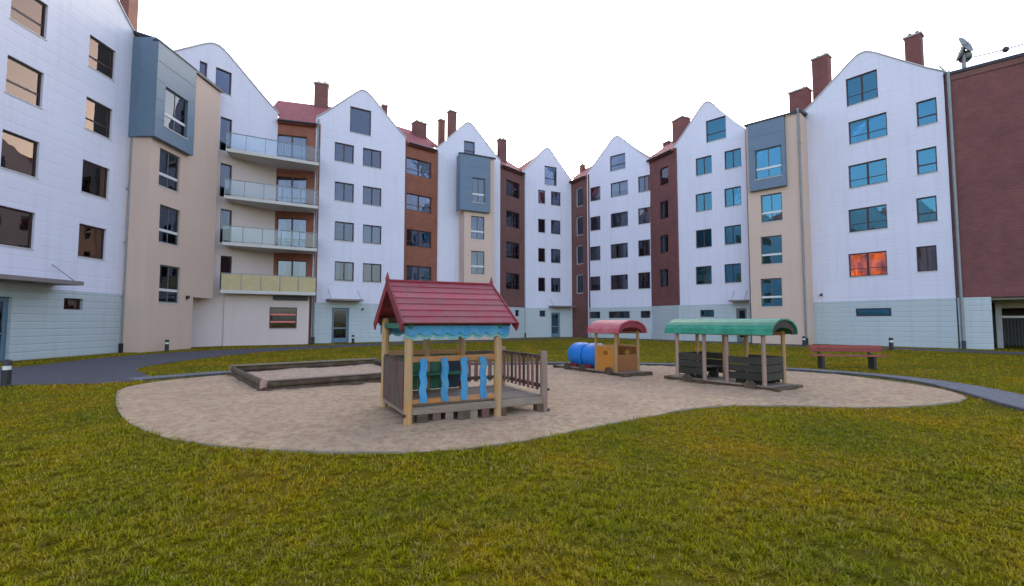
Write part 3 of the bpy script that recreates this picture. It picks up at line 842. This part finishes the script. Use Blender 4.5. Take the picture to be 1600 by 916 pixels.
# ---- K
K = infill('brick_infill', 'tall red brick infill bay with a single column of narrow windows', (12.25, 41.35), (13.42, 38.65), 'brick')
for r in range(4): K.win(1031, 1044, ROW[r] + .05, 1.5, dress=('red', 'low', 'none', 'net')[r], style='single', sill=False, room='room_dark')
K.chimney(1064, 26, 182, 222, 41.5, 'brick'); K.chimney(1043, 14, 218, 240, 44, 'brick3', False)
finish_infill(K)

# ---- L
Lh = gabled('gabled_house', 'white gabled house with two window columns behind the green-roofed play wagon', (13.46, 38.6), (17.4, 34.6))
Lh.glass = 'glass_teal'
for r in range(4):
    Lh.win(1087, 1112, ROW[r], 1.42, dress=('none', 'net', 'none', 'none')[r], room='room_dark'); Lh.win(1132, 1158, ROW[r], 1.42, dress=('none', 'blind', 'none', 'none')[r], room='room_dark')
Lh.win(1103, 1134, 16.5, 1.75, dress='low', style='transom', room='room_dark')
Lh.win(1094, 1116, 2.15, .55, dress='none', style='single', room='room_dark', sill=False)
a, b = Lh.s_at(1151, 1.3), Lh.s_at(1176, 1.3)
Lh.door(a, min(b, Lh.W - .25), 2.5, 'door_grey'); Lh.canopy(a - .25, Lh.W - .02, 2.98, .8, .12)
finish_gabled(Lh)

# ---- M tower
TM = tower('broad beige stair tower with a blue box, beside the largest white gable', (16.95, 33.55), (19.45, 31.15), 2.4, (3.55, 6.5, 9.45), (1189, 1222), (1170, 1227, 1180, 1221), top=15.6, glass='glass_teal')
TM.pipe(TM.W - .12)
TM.wall_lamp(TM.W - .45, 3.1) if False else None

# ---- N
Nh = gabled('gabled_house', 'large white gabled house with wide paired windows and one orange-lit room', (20.35, 32.7), (25.05, 26.7))
Nh.glass = 'glass_teal'
for r in range(4):
    w = 'lit' if r == 0 else 'room_dark'
    Nh.glass = 'glass' if r == 0 else 'glass_teal'
    Nh.win(1326, 1386, ROW[r], 1.5, style='wide', dress=('none', 'low', 'none', 'none')[r], room=w)
    Nh.win(1432, 1464, ROW[r] + .05, 1.5, style='transom' if r else 'double', dress=('red', 'low', 'blind', 'none')[r], room='room_dark')
Nh.win(1322, 1371, 16.6, 1.85, style='wide', dress='none', room='room_dark')
Nh.win(1337, 1393, 2.1, .5, style='single', dress='none', room='room_dark', sill=False)
Nh.wall_lamp(Nh.s_at(1284, 3.1), 3.3)
Nh.chimney(1283, 26, 86, 135, 36, 'brick'); Nh.chimney(1250, 30, 138, 170, 36, 'brick'); Nh.chimney(1427, 24, 52, 95, 30.5, 'brick')
finish_gabled(Nh)

# ---- O: brick gate wing with passage
O = Facade('brick_gate_wing', 'dark red brick wing over a shadowed drive-through passage', 'building', (25.09, 26.65), (34.3, 18.2))
pas0 = O.s_at(1551, 1.4)
O.wall([(0, PL), (O.W, PL), (O.W, 15.7), (0, 15.7)], 'brick', .35)
O.plinth(0, pas0)
box('roof', 'metal_dark', O.root, -.05, O.W + .1, -.12, 8, 15.7, 15.86)
MB().box(.0, O.W, 7.6, 8.0, 0, 15.7).obj('back_wall', 'brick', O.root)
for z in (15.3,): box('cornice', 'brick3', O.root, 0.0, O.W, -.05, -.004, 15.35, 15.695)
box('passage_soffit', 'concrete', O.root, pas0, O.W, .35, 7.6, 2.7, 2.9)
box('passage_wall', 'concrete', O.root, pas0 - .25, pas0, .3, 7.6, -.02, 2.7)
box('passage_beam', 'slab', O.root, pas0 + .3, O.W, 3.4, 3.7, 2.3, 2.7)
box('passage_pillar', 'concrete', O.root, pas0 + .25, pas0 + .5, 2.2, 2.5, 0, 2.7)
gt = box('gate_rail', 'sill', O.root, pas0 + .5, O.W, 2.6, 2.66, 1.72, 1.84)
for k in range(34):
    x = pas0 + .6 + k * .14
    MB().box(x - .012, x + .012, 2.615, 2.645, .05, 1.74).obj('gate_bar', 'metal_dark', gt)
box('garage_door', 'metal_dark', O.root, pas0 + .3, O.W - .2, 7.45, 7.62, 0, 2.3)
O.pipe(O.s_at(1492, 9), y=-.1, r=.08)
O.wall_lamp(pas0 + .12, 2.6) if False else None

# rooftop aerials on the gate wing
def roof_pt(F, px, h, off):
    s_ = F.s_at(px, h, off); n = Vector((F.e.y, -F.e.x)); p = F.P0 + F.e * s_ + n * off
    return Vector((p.x, p.y, h))
p = roof_pt(O, 1507, 16, -1.0); p.z = 15.84
r_ = thing('satellite_mast', 'grey satellite dish cluster on a short mast on the brick wing roof', 'antenna', p)
MB().tube((0, 0, 0), (0, 0, 1.75), .10).obj('mast', 'zinc', r_)
def dish(az, z, rad, nm='dish'):
    mb = MB(); pr = [(.02, 0), (rad * .5, .03), (rad * .85, .10), (rad, .15)]
    mb.lathe(pr + [(rad * .98, .17), (rad * .5, .06), (.02, .03)], n=18)
    o = mb.obj(nm, 'zinc', r_, smooth=True); o.location = (0, 0, z); o.rotation_euler = (R(70), 0, az)
    MB().tube((0, 0, .02), (0, -.05, rad * .8), .015, n=6).obj('feed_arm', 'metal_dark', o)
dish(R(20), 1.75, .55); dish(R(-120), 1.35, .5); dish(R(110), 1.1, .35)
p2 = roof_pt(O, 1484, 16, -1.6); p2.z = 15.84
a2 = thing('whip_aerial', 'short tilted aerial rod standing beside the satellite mast', 'antenna', p2)
MB().tube((0, 0, 0), (0, 0, .5), .03).obj('foot', 'zinc', a2); MB().tube((0, 0, .45), (-.45, .15, 1.15), .035).obj('rod', 'metal_dark', a2)
cb = thing('rooftop_cable', 'thin sagging cables with dark insulators over the brick wing roof', 'cable', (p.x, p.y, 15.84))
e3 = Vector((O.e.x, O.e.y, 0))
pts = [Vector((0, 0, 1.0)) + e3 * t + Vector((0, 0, .10 * t - .035 * t * (6.2 - t))) for t in np.linspace(0, 6.2, 12)]
mb = MB()
for a, b in zip(pts, pts[1:]): mb.tube(a, b, .03, n=6)
for k in range(2): pass
mb.obj('wire', 'metal_dark', cb)
for t in (1.7, 3.1, 4.6):
    c = Vector((0, 0, 1.0)) + e3 * t + Vector((0, 0, .10 * t - .035 * t * (6.2 - t)))
    MB().lathe([(.05, -.17), (.14, -.10), (.15, .04), (.07, .13)], c, n=10).obj('insulator', 'metal_dark', cb)
mb = MB()
pts = [Vector((0, 0, 1.75)) + e3 * t + Vector((0, 0, .10 * t - .02 * t * (6.2 - t))) for t in np.linspace(0, 6.2, 12)]
for a, b in zip(pts, pts[1:]): mb.tube(a, b, .022, n=6)
mb.obj('wire', 'zinc', cb)
MB().tube((e3 * 6.2 + Vector((0, 0, -.01))), (e3 * 6.2 + Vector((0, 0, 2.45))), .06).obj('pole', 'metal_dark', cb)
MB().tube((0.02, 0, .9), (0.02, 0, 1.8), .03).obj('pole', 'metal_dark', cb)

# ------------------------------------------------------------------ playhouse
def playhouse():
    g = ground(637, 672); yaw = R(27)
    P = thing('playhouse', 'small wooden playhouse with red plank gable roof, blue boards and fenced porch on the sand', 'playhouse', (g.x, g.y, 0), yaw)
    Lx, Dy, Px = 1.38, 1.52, 2.2
    def post(x, y, h, m='post', r=.062):
        mb = MB(); mb.lathe([(r * 1.03, -.05), (r, .4), (r * .97, h - .03), (r * .8, h)], (x, y, 0), n=12)
        return mb.obj('post', m, P, smooth=True)
    for x, y in ((0, 0), (Lx, 0), (0, Dy), (Lx, Dy)): post(x, y, 1.56)
    post(.72, Dy, 1.5); post(Px, 0, 1.03, 'post_grey', .06); post(Px, Dy, 1.03, 'post_grey', .06)
    for (x, y, z) in ((Px + .055, -.03, .42), (Px + .055, -.03, .1), (-.06, -.02, .2)):
        MB().tube((x - .01, y, z), (x + .02, y - .02, z), .022, n=8).obj('bolt_cap', 'rubber_black', P)
    # floor
    for y in (0.0, Dy): box('floor_beam', 'deck', P, .05, Px - .05, y - .045, y + .045, .20, .30, .006)
    for x in (0.0, Lx): box('floor_joist', 'deck', P, x - .045, x + .045, .06, Dy - .06, .19, .295, .006)
    for k in range(9):
        y = .055 + k * (Dy - .11) / 9
        box('floor_plank', 'deck', P, .0, Px, y, y + (Dy - .11) / 9 - .008, .30, .325 + random.uniform(-.002, .002), .003)
    for x in (.12, .75, 1.35, 2.05):
        for y in (.02, Dy - .02): box('footing', 'dark_timber', P, x, x + .16, y - .07, y + .07, -.03, .2, .008)
    for k in range(6):
        x = .16 + k * .19
        box('skirt_board', 'maroon_board' if k % 2 else 'deck', P, x, x + .12, -.03, -.006, .04, .215, .003)
    # roof planks
    x0, x1 = -.13, Lx + .22; ey, ez, rz = -.19, 1.47, 2.12
    sl = Vector((0, Dy / 2 - ey, rz - ez)); ln = sl.length; th = math.atan2(sl.z, sl.y); n = 7; w = ln / n
    for sgn in (0, 1):
        for k in range(n):
            T = Matrix.Translation((0, ey, ez)) @ Matrix.Rotation(th, 4, 'X') if sgn == 0 else Matrix.Translation((0, Dy - ey, ez)) @ Matrix.Rotation(math.pi, 4, 'Z') @ Matrix.Rotation(th, 4, 'X')
            T = T @ Matrix.Translation((0, k * w - .012, .012)) @ Matrix.Rotation(R(-3.5), 4, 'X')
            a, b = (x0, x1) if sgn == 0 else (-x1, -x0)
            box('roof_plank', 'red_board', P, a + random.uniform(-.006, .006), b + random.uniform(-.006, .006), 0, w + .016, 0, .02, .003, T)
    box('ridge_board', 'red_trim', P, x0 - .01, x1 + .01, Dy / 2 - .05, Dy / 2 + .05, rz + .005, rz + .035, .004)
    for sgn in (0, 1):
        T = Matrix.Translation((0, ey, ez)) @ Matrix.Rotation(th, 4, 'X') if sgn == 0 else Matrix.Translation((0, Dy - ey, ez)) @ Matrix.Rotation(math.pi, 4, 'Z') @ Matrix.Rotation(th, 4, 'X')
        for xx in (x0 - .028, x1 + .004):
            a, b = (xx, xx + .024) if sgn == 0 else (-xx - .024, -xx)
            box('bargeboard', 'red_trim', P, a, b, -.05, ln + .01, -.10, .045, .004, T)
        for k in (.15, .55, .93):
            for xx in (.0, Lx):
                pass
        a, b = (x0, x1) if sgn == 0 else (-x1, -x0)
        box('purlin', 'dark_timber', P, a + .05, b - .05, .13, .19, -.09, -.002, 0, T)
    for xx in (x0 - .016, x1 + .016):
        mb = MB(); mb.lathe([(.03, rz + .0), (.034, rz + .05), (.012, rz + .12), (.004, rz + .15)], (xx, Dy / 2, 0), n=8); mb.obj('finial', 'red_trim', P, smooth=True)
    for xx in (0, Lx): box('tie_beam', 'green_board', P, xx - .03, xx + .03, -.1, Dy + .1, 1.40, 1.48, .004)
    for y in (-.085, Dy + .06):
        box('eave_board', 'dark_timber', P, x0 + .04, x1 - .04, y, y + .025, 1.44, 1.50)
        mb = MB(); pts = []; nn = 8; a, b = x0 + .06, x1 - .06
        for i in range(nn * 8 + 1):
            t = i / (nn * 8); pts.append((a + (b - a) * t, 1.345 - .045 * abs(math.sin(math.pi * nn * t))))
        v = MB().prism(pts + [(b, 1.445), (a, 1.445)], y - .004, y + .02).obj('valance', 'blue_board', P)
        pts2 = [(x, z - .05) for x, z in pts]
        MB().prism(pts2 + [(b, 1.36), (a, 1.36)], y + .021, y + .036).obj('valance_trim', 'cyan_board', v)
    # front balustrade
    box('rail', 'orange_board', P, .05, Lx - .05, -.03, .03, .93, 1.01, .006); box('rail', 'orange_board', P, .05, Lx - .05, -.025, .025, .345, .41, .006)
    for x, ph in ((.20, 0), (.52, 1.2), (.82, 2.2), (1.12, .6)):
        pts = []
        for i in range(19):
            z = .36 + .62 * i / 18; pts.append((x + .050 + .010 * math.sin(i * .95 + ph), z))
        for i in range(18, -1, -1):
            z = .36 + .62 * i / 18; pts.append((x - .050 + .010 * math.sin(i * .95 + ph), z))
        MB().prism(pts, -.052, -.031).obj('wavy_board', 'blue_board', P)
    # back wall of green boards with an arched dark board
    for k in range(10):
        a = .08 + k * (Lx - .16) / 10
        box('back_board', 'green_board', P, a, a + (Lx - .16) / 10 - .006, Dy - .01, Dy + .012, .325, .94, .003)
    box('rail', 'orange_board', P, .05, Lx - .05, Dy - .05, Dy - .012, .93, 1.01, .006)
    arch = [(1.02, .35), (1.34, .35)] + [(1.18 + .16 * math.cos(t), .72 + .16 * math.sin(t)) for t in np.linspace(0, math.pi, 10)]
    MB().prism(arch, Dy - .05, Dy - .011).obj('arched_board', 'navy_board', P)
    box('seat_board', 'green_board', P, .07, Lx - .07, Dy - .38, Dy - .06, .60, .635, .004)
    # left end fence
    box('rail', 'dark_timber', P, -.03, .03, .06, Dy - .06, .90, .965, .006); box('rail', 'dark_timber', P, -.03, .03, .06, Dy - .06, .34, .40, .006)
    for k in range(8):
        y = .10 + k * (Dy - .2) / 8
        box('slat', ('maroon_board', 'olive_board', 'maroon_board')[k % 3], P, -.054, -.031, y, y + (Dy - .2) / 8 - .022, .25, .93, .003)
    # porch fence on the right end and its back
    box('rail', 'dark_timber', P, Px - .025, Px + .025, .05, Dy - .05, .90, .965, .006); box('rail', 'dark_timber', P, Px - .025, Px + .025, .05, Dy - .05, .44, .50, .006)
    for k in range(9):
        y = .12 + k * (Dy - .24) / 8.5
        box('slat', 'pink_slat' if k % 3 else 'maroon_board', P, Px - .045, Px - .026, y, y + .07, .40, .93, .003)
    for k in range(5):
        x = Lx + .12 + k * .14
        box('slat', 'pink_slat', P, x, x + .07, Dy + .026, Dy + .045, .40, .93, .003)
    box('rail', 'dark_timber', P, Lx + .05, Px - .05, Dy - .02, Dy + .025, .90, .965, .006); box('rail', 'dark_timber', P, Lx + .05, Px - .05, Dy - .02, Dy + .025, .44, .50, .006)
playhouse()

# ------------------------------------------------------------------ sandbox
def sandbox():
    a = ground(412, 617); th = math.atan2(.62, .78)
    Sx, Sy = 4.0, 4.0
    P = thing('sandbox', 'square sandbox of dark weathered log walls on the sand, beside the playhouse', 'sandbox', (a.x, a.y, 0), th)
    for k, z in enumerate((.07, .20)):
        r = .075
        for y in (0, Sy): MB().tube((-.12 * (1 - k), y, z), (Sx + .1, y, z), r, r * .95, 10).obj('log', 'dark_timber', P, smooth=True)
        for x in (0, Sx): MB().tube((x, -.1 * (1 - k), z + .02), (x, Sy + .1, z + .02), r, r * .95, 10).obj('log', 'dark_timber', P, smooth=True)
    box('seat_board', 'deck', P, -.06, Sx + .06, Sy - .09, Sy + .09, .29, .325, .005)
    for y in (.0,): box('seat_board', 'deck', P, .1, Sx + .06, y - .06, y + .06, .268, .295, .005)
    for x in (0.0, Sx):
        for y in (0.0, Sy): MB().lathe([(.085, -.05), (.08, .25), (.065, .30)], (x, y, 0), n=10).obj('corner_post', 'post_grey', P, smooth=True)
    N_ = 20; vs = []; fs = []
    for i in range(N_ + 1):
        for j in range(N_ + 1): vs.append((.05 + (Sx - .1) * i / N_, .05 + (Sy - .1) * j / N_, .12 + random.uniform(0, .03) + .03 * math.sin(i * .6) * math.sin(j * .5)))
    for i in range(N_):
        for j in range(N_): q = i * (N_ + 1) + j; fs.append((q, q + N_ + 1, q + N_ + 2, q + 1))
    o = MB().add(vs, fs).obj('sand_fill', 'sand_light', P, smooth=True)
sandbox()

# ------------------------------------------------------------------ play train
def vault(name, m, parent, x0, x1, y0, y1, zb, zt, t=.03, ribs=True):
    n = 12; pl = []; W = (y1 - y0) / 2; c = (y0 + y1) / 2
    boards = []
    for i in range(n):
        a0, a1 = math.pi * i / n, math.pi * (i + 1) / n - .01
        q = [(c - math.cos(a) * W, zb + math.sin(a) ** .8 * (zt - zb)) for a in (a0, a1)]
        q2 = [(c - math.cos(a) * (W - t), zb - .004 + math.sin(a) ** .8 * (zt - zb - t)) for a in (a0, a1)]
        vs = []
        e0, e1 = x0 + random.uniform(-.008, .008), x1 + random.uniform(-.008, .008)
        for x in (e0, e1): vs += [(x, *q[0]), (x, *q[1]), (x, *q2[1]), (x, *q2[0])]
        MB().add(vs, [(0, 4, 5, 1), (1, 5, 6, 2), (2, 6, 7, 3), (3, 7, 4, 0), (0, 1, 2, 3), (7, 6, 5, 4)]).obj(name, m, parent)
def arch_end(parent, m, x, y0, y1, zb, zt):  # end arch, made broad and dark to stand for the roof underside's shade
    c, W = (y0 + y1) / 2, (y1 - y0) / 2 - .04
    mb = MB(); o = [(c - math.cos(a) * W, zb + math.sin(a) ** .8 * (zt - zb - .045)) for a in np.linspace(0, math.pi, 13)]
    i_ = [(c - math.cos(a) * (W - .13), zb - .001 + math.sin(a) ** .8 * (zt - zb - .19)) for a in np.linspace(0, math.pi, 13)]
    vs = []
    for xx in (x - .02, x + .02): vs += [(xx, *p) for p in o] + [(xx, *p) for p in i_]
    n = 13; fs = []
    for k in range(n - 1):
        fs += [(k, k + 1, n + k + 1, n + k), (2 * n + k + 1, 2 * n + k, 3 * n + k, 3 * n + k + 1), (k + 1, k, 2 * n + k, 2 * n + k + 1), (n + k, n + k + 1, 3 * n + k + 1, 3 * n + k)]
    mb.add(vs, fs).obj('roof_arch', m, parent)
def axis_from(pa, pb):
    a, b = ground(*pa), ground(*pb); d = b - a
    return a, math.atan2(d.y, d.x), d.length
def wagon():
    a, th, L_ = axis_from((1052, 597), (1192, 620)); th = math.atan2(-.83, .56); Wd = .92; Lw = 2.36
    P = thing('play_wagon', 'open wooden play wagon with green barrel roof and dark bench panels', 'play wagon', (a.x, a.y, 0), th)
    # local x towards the camera, local y to the right (away): Wd
    for y in (.06, Wd - .06): box('floor_beam', 'dark_timber', P, -.1, Lw + .1, y - .06, y + .06, -.03, .12, .01)
    for k in range(8): 
        x = -.08 + k * (Lw + .16) / 8
        box('floor_plank', 'deck', P, x, x + (Lw + .16) / 8 - .012, -.02, Wd + .02, .12, .15, .004)
    box('bumper_beam', 'dark_timber', P, Lw + .1, Lw + .24, -.06, Wd + .06, .0, .14, .01)
    box('bumper_beam', 'dark_timber', P, -.24, -.1, -.06, Wd + .06, .0, .14, .01)
    xs = (.1, .85, 1.42, Lw - .1)
    for x in xs:
        for y in (.05, Wd - .05): MB().lathe([(.047, .1), (.043, 1.3)], (x, y, 0), n=10).obj('post', 'post' if y > .5 else 'post_grey', P, smooth=True)
    def seat(x, w_, y0, y1):
        s_ = box('bench_seat', 'dark_panel', P, x, x + w_, y0, y1, .40, .435, .004)
        for yy in (y0 + .04, y1 - .1): box('bench_leg', 'dark_panel', s_, x + .02, x + w_ - .02, yy, yy + .06, .15, .40)
    def panel(x0, x1, y):
        for k in range(3):
            z = .24 + k * .17
            box('side_panel', 'dark_panel', P, x0, x1, y - .014, y + .014, z, z + .155, .003)
    for y in (.05, Wd - .05):
        panel(xs[0] + .04, xs[1] - .04, y); panel(xs[2] + .04, xs[3] - .04, y)
    for x in (xs[0], xs[3]):
        for k in range(3):
            z = .24 + k * .17; box('end_panel', 'dark_panel', P, x - .014, x + .014, .10, Wd - .10, z, z + .155, .003)
    seat(xs[0] + .1, .26, .14, Wd - .14); seat(xs[3] - .36, .26, .14, Wd - .14); seat(xs[1] - .32, .26, .14, Wd - .14); seat(xs[2] + .1, .26, .14, Wd - .14)
    for y in (.05, Wd - .05): box('top_rail', 'orange_board', P, xs[0] - .04, xs[3] + .04, y - .03, y + .03, 1.20, 1.27, .004)
    vault('roof_board', 'green_roof', P, -.16, Lw + .16, -.10, Wd + .10, 1.22, 1.57)
    for x in (-.10, Lw + .10): arch_end(P, 'dark_panel', x, -.10, Wd + .10, 1.22, 1.57)
    for x in (.45, 2.0):
        for y in (-.05, Wd + .05):
            wv = MB().lathe([(.02, -.02), (.13, -.02), (.13, .02), (.02, .02)], (x, y, .12), axis='y', n=16).obj('wheel', 'dark_timber', P)
wagon()
def loco():
    a, th, L_ = axis_from((872, 578), (977, 593)); th = math.atan2(-.85, .53); Wd = .92; Lw = 2.75
    P = thing('play_locomotive', 'wooden play locomotive with blue boiler, orange cab and faded red barrel roof', 'play train', (a.x, a.y, 0), th)
    for y in (.06, Wd - .06): box('floor_beam', 'dark_timber', P, -.05, Lw + .05, y - .06, y + .06, -.03, .12, .01)
    for k in range(9):
        x = -.05 + k * (Lw + .1) / 9; box('floor_plank', 'deck', P, x, x + (Lw + .1) / 9 - .012, -.02, Wd + .02, .12, .15, .004)
    for x in (-.17, Lw + .05): box('bumper_beam', 'dark_timber', P, x, x + .12, -.08, Wd + .08, .02, .15, .01)
    # boiler: two bulged drums on saddles
    c = Wd / 2; zc = .50
    for k, x0 in enumerate((.28, .93)):
        pr = [(.26, x0), (.33, x0 + .03), (.365, x0 + .12), (.37, x0 + .32), (.365, x0 + .52), (.33, x0 + .61), (.26, x0 + .64)]
        d = MB().lathe(pr, (0, c, zc), axis='x', n=24).obj('boiler_drum', 'loco_blue', P, smooth=True)
        box('saddle', 'red_trim', P, x0 + .1, x0 + .4, c - .3, c + .3, .15, .24, .004)
    MB().lathe([(.10, .86), (.09, 1.0), (.13, 1.02), (.13, 1.06)], (.50, c, 0), n=14).obj('funnel', 'loco_blue', P, smooth=True) if False else None
    # cab
    x0, x1 = 1.72, 2.5
    for x in (x0, x1):
        for y in (.04, Wd - .04): MB().lathe([(.045, .12), (.042, 1.26)], (x, y, 0), n=10).obj('post', 'post', P, smooth=True)
    for y, m in ((.04, 'loco_orange'), (Wd - .04, 'loco_brown')):
        hole = [[(x0 + .39 + .10 * math.cos(t), .64 + .07 * math.sin(t)) for t in np.linspace(0, 2 * math.pi, 16, endpoint=False)[::-1]]]
        MB().prism([(x0 + .045, .15), (x1 - .045, .15), (x1 - .045, .80), (x0 + .045, .80)], y - .014, y + .014, hole).obj('cab_side', m, P)
        box('cab_rail', 'post', P, x0, x1, y - .025, y + .025, .80, .85, .004)
    box('cab_front', 'loco_orange', P, x0 - .014, x0 + .014, .09, Wd - .09, .15, .85, .004)
    box('cab_back', 'loco_brown', P, x1 - .014, x1 + .014, .09, Wd - .09, .15, .60, .004)
    box('bench_seat', 'dark_panel', P, x0 + .1, x0 + .42, .1, Wd - .1, .42, .455, .004)
    for y in (.04, Wd - .04): box('top_rail', 'post', P, x0 - .05, x1 + .05, y - .03, y + .03, 1.17, 1.23, .004)
    vault('roof_board', 'pink_roof', P, x0 - .22, x1 + .22, -.10, Wd + .10, 1.19, 1.55)
    for x in (x0 - .16, x1 + .16): arch_end(P, 'red_trim', x, -.10, Wd + .10, 1.19, 1.55)
    for x in (.5, 1.2, 2.3):
        for y in (-.04, Wd + .04): MB().lathe([(.02, -.02), (.14, -.02), (.14, .02), (.02, .02)], (x, y, .13), axis='y', n=16).obj('wheel', 'dark_timber', P)
loco()

# ------------------------------------------------------------------ bench
def bench():
    a = ground(1284, 576); b = ground(1362, 580); d = b - a; th = math.atan2(d.y, d.x) ; th = R(-14)
    P = thing('park_bench', 'red slatted park bench with low backrest on the lawn beyond the sand', 'bench', (a.x - .25, a.y, 0), th)
    Lb = 2.05
    for x in (.28, 1.72):
        MB().box(x - .04, x + .04, .0, .40, -.02, .40).obj('leg', 'metal_dark', P, bevel=.008)
        MB().box(x - .03, x + .03, .36, .42, .38, .74).obj('back_support', 'metal_dark', P)
    for k in range(4): box('seat_slat', 'bench_red', P, 0, Lb, -.02 + k * .105, .07 + k * .105, .40, .435, .004)
    for k in range(2): box('back_slat', 'bench_red', P, 0, Lb, .33, .358, .53 + k * .115, .63 + k * .115, .004)
bench()

# ------------------------------------------------------------------ bollard lamps
def bollard(label, p, h=.6, r=.075):
    P = thing('bollard_lamp', label, 'bollard lamp', (p[0], p[1], 0), 0, 'black bollard lamps round the courtyard')
    MB().lathe([(r * 1.25, -.03), (r * 1.25, .03), (r, .05), (r, h * .62)], n=16).obj('shaft', 'rubber_black', P, smooth=True)
    MB().lathe([(r * .9, h * .62), (r * .92, h * .78)], n=16).obj('lamp_ring', 'lamp_white', P, smooth=True)
    MB().lathe([(r * 1.05, h * .78), (r * 1.05, h * .92), (r * .7, h)], n=16).obj('cap', 'rubber_black', P, smooth=True)
g = ground(9, 604); bollard('black bollard lamp with white ring on the lawn corner by the asphalt road', g, .62, .085)
bollard('black bollard lamp at the foot of the beige tower beside the balconies', (-17.55, 24.2), .6, .09)
bollard('black bollard lamp in front of the canopied blue door beside the balcony bay', (-10.9, 32.6), .6, .09)
bollard('black bollard lamp in front of the largest white gable behind the red bench', (20.4, 25.6), .65, .10)
bollard('black bollard lamp at the foot of the broad beige tower', (18.35, 29.9), .6, .09)

# ------------------------------------------------------------------ grass blades
court = [(-18.95, -6), (-18.95, 23.5), (-17.85, 23.6), (-17.85, 28.4), (-13.4, 31.7), (-8.2, 36.2), (-6.2, 38.6), (-1.5, 40.5), (1.2, 44.6), (6.0, 47.2), (11.8, 41.2), (13.1, 38.3), (16.8, 33.4), (19.4, 30.8), (24.4, 26.8), (33, 18.5), (33, -6)]
def blades():
    # x range, y range, tufts, blades per tuft, tuft radius, blade length, blade width
    zones = [((-9, 9), (-3.0, 2.0), 3000, 6, .03, .05, .006), ((-4.6, 4.6), (2.0, 4.4), 13000, 14, .028, .046, .0058), ((-8, 8), (4.4, 7.6), 22000, 9, .032, .048, .0075),
             ((-14.5, 14.5), (7.6, 13), 30000, 5, .04, .05, .011), ((-19, 22), (13, 24), 34000, 3, .06, .052, .018), ((-18, 26), (24, 46), 26000, 2, .08, .055, .028)]
    Vs, Fs = [], []; off = 0
    sl_ = [(p.x, p.y) for p in sand_loop]; rl = [(p.x, p.y) for p in road_loop]; pl2 = [(p.x, p.y) for p in path_loop]
    for (xa, xb), (ya, yb), nt, nb, rad, hgt, wid in zones:
        T = np.column_stack([rng.uniform(xa, xb, nt), rng.uniform(ya, yb, nt)])
        if ya > 1: T = T[np.abs(T[:, 0]) < T[:, 1] * 1.2 + 2.0]
        dens = val_noise(T, 1.3, 5) * .45 + val_noise(T, 5.5, 6) * .55
        T = T[rng.random(len(T)) < np.clip(-.05 + 1.7 * dens, .05, 1)]
        ins = pip(T, sl_)
        if ins.any():
            d = np.full(len(T), 9.0); d[ins] = edge_dist(T[ins], sl_); T = T[(~ins) | (d < .02)]
        T = T[~pip(T, rl) & ~pip(T, pl2)]; T = T[pip(T, court)]
        ts = rng.uniform(.55, 1.35, len(T)) * (.65 + .7 * val_noise(T, 1.1, 9))
        k = rng.integers(max(1, nb // 2), nb + nb // 2 + 1, len(T)); idx = np.repeat(np.arange(len(T)), k); n = len(idx)
        az = rng.uniform(0, 2 * np.pi, n); rr = np.sqrt(rng.random(n)) * rad
        P = T[idx] + np.column_stack([np.cos(az) * rr, np.sin(az) * rr])
        az = az + rng.normal(0, .5, n)
        ln = hgt * ts[idx] * rng.uniform(.55, 1.25, n); tilt = rng.uniform(.25, 1.25, n)
        hh = ln * np.cos(tilt); lean = ln * np.sin(tilt); w = wid * rng.uniform(.6, 1.35, n)
        face = az + np.pi / 2 + rng.normal(0, .35, n); dx, dy = np.cos(face) * w / 2, np.sin(face) * w / 2
        lx, ly = np.cos(az) * lean, np.sin(az) * lean
        z0 = np.full(n, -.002)
        V = np.empty((n, 5, 3))
        V[:, 0] = np.column_stack([P[:, 0] - dx, P[:, 1] - dy, z0]); V[:, 1] = np.column_stack([P[:, 0] + dx, P[:, 1] + dy, z0])
        V[:, 2] = np.column_stack([P[:, 0] - dx * .8 + lx * .35, P[:, 1] - dy * .8 + ly * .35, hh * .6]); V[:, 3] = np.column_stack([P[:, 0] + dx * .8 + lx * .35, P[:, 1] + dy * .8 + ly * .35, hh * .6])
        V[:, 4] = np.column_stack([P[:, 0] + lx, P[:, 1] + ly, hh * rng.uniform(.7, 1.0, n)])
        b = off + np.arange(n)[:, None] * 5
        Fs.append(np.concatenate([b + np.array([[0, 1, 3]]), b + np.array([[0, 3, 2]]), b + np.array([[2, 3, 4]])])); Vs.append(V.reshape(-1, 3)); off += n * 5
    V = np.concatenate(Vs); F = np.concatenate(Fs)
    me = bpy.data.meshes.new('grass'); me.vertices.add(len(V)); me.vertices.foreach_set('co', V.astype(np.float32).ravel())
    me.loops.add(F.size); me.loops.foreach_set('vertex_index', F.astype(np.int32).ravel())
    me.polygons.add(len(F)); me.polygons.foreach_set('loop_start', np.arange(0, F.size, 3, dtype=np.int32)); me.polygons.foreach_set('loop_total', np.full(len(F), 3, dtype=np.int32))
    me.update(calc_edges=True); me.validate()
    me.materials.append(M['blade'])
    o = bpy.data.objects.new('grass', me); col.objects.link(o)
    o['kind'] = 'stuff'; o['label'] = 'short yellow-green lawn grass round the sand'; o['category'] = 'grass'
blades()
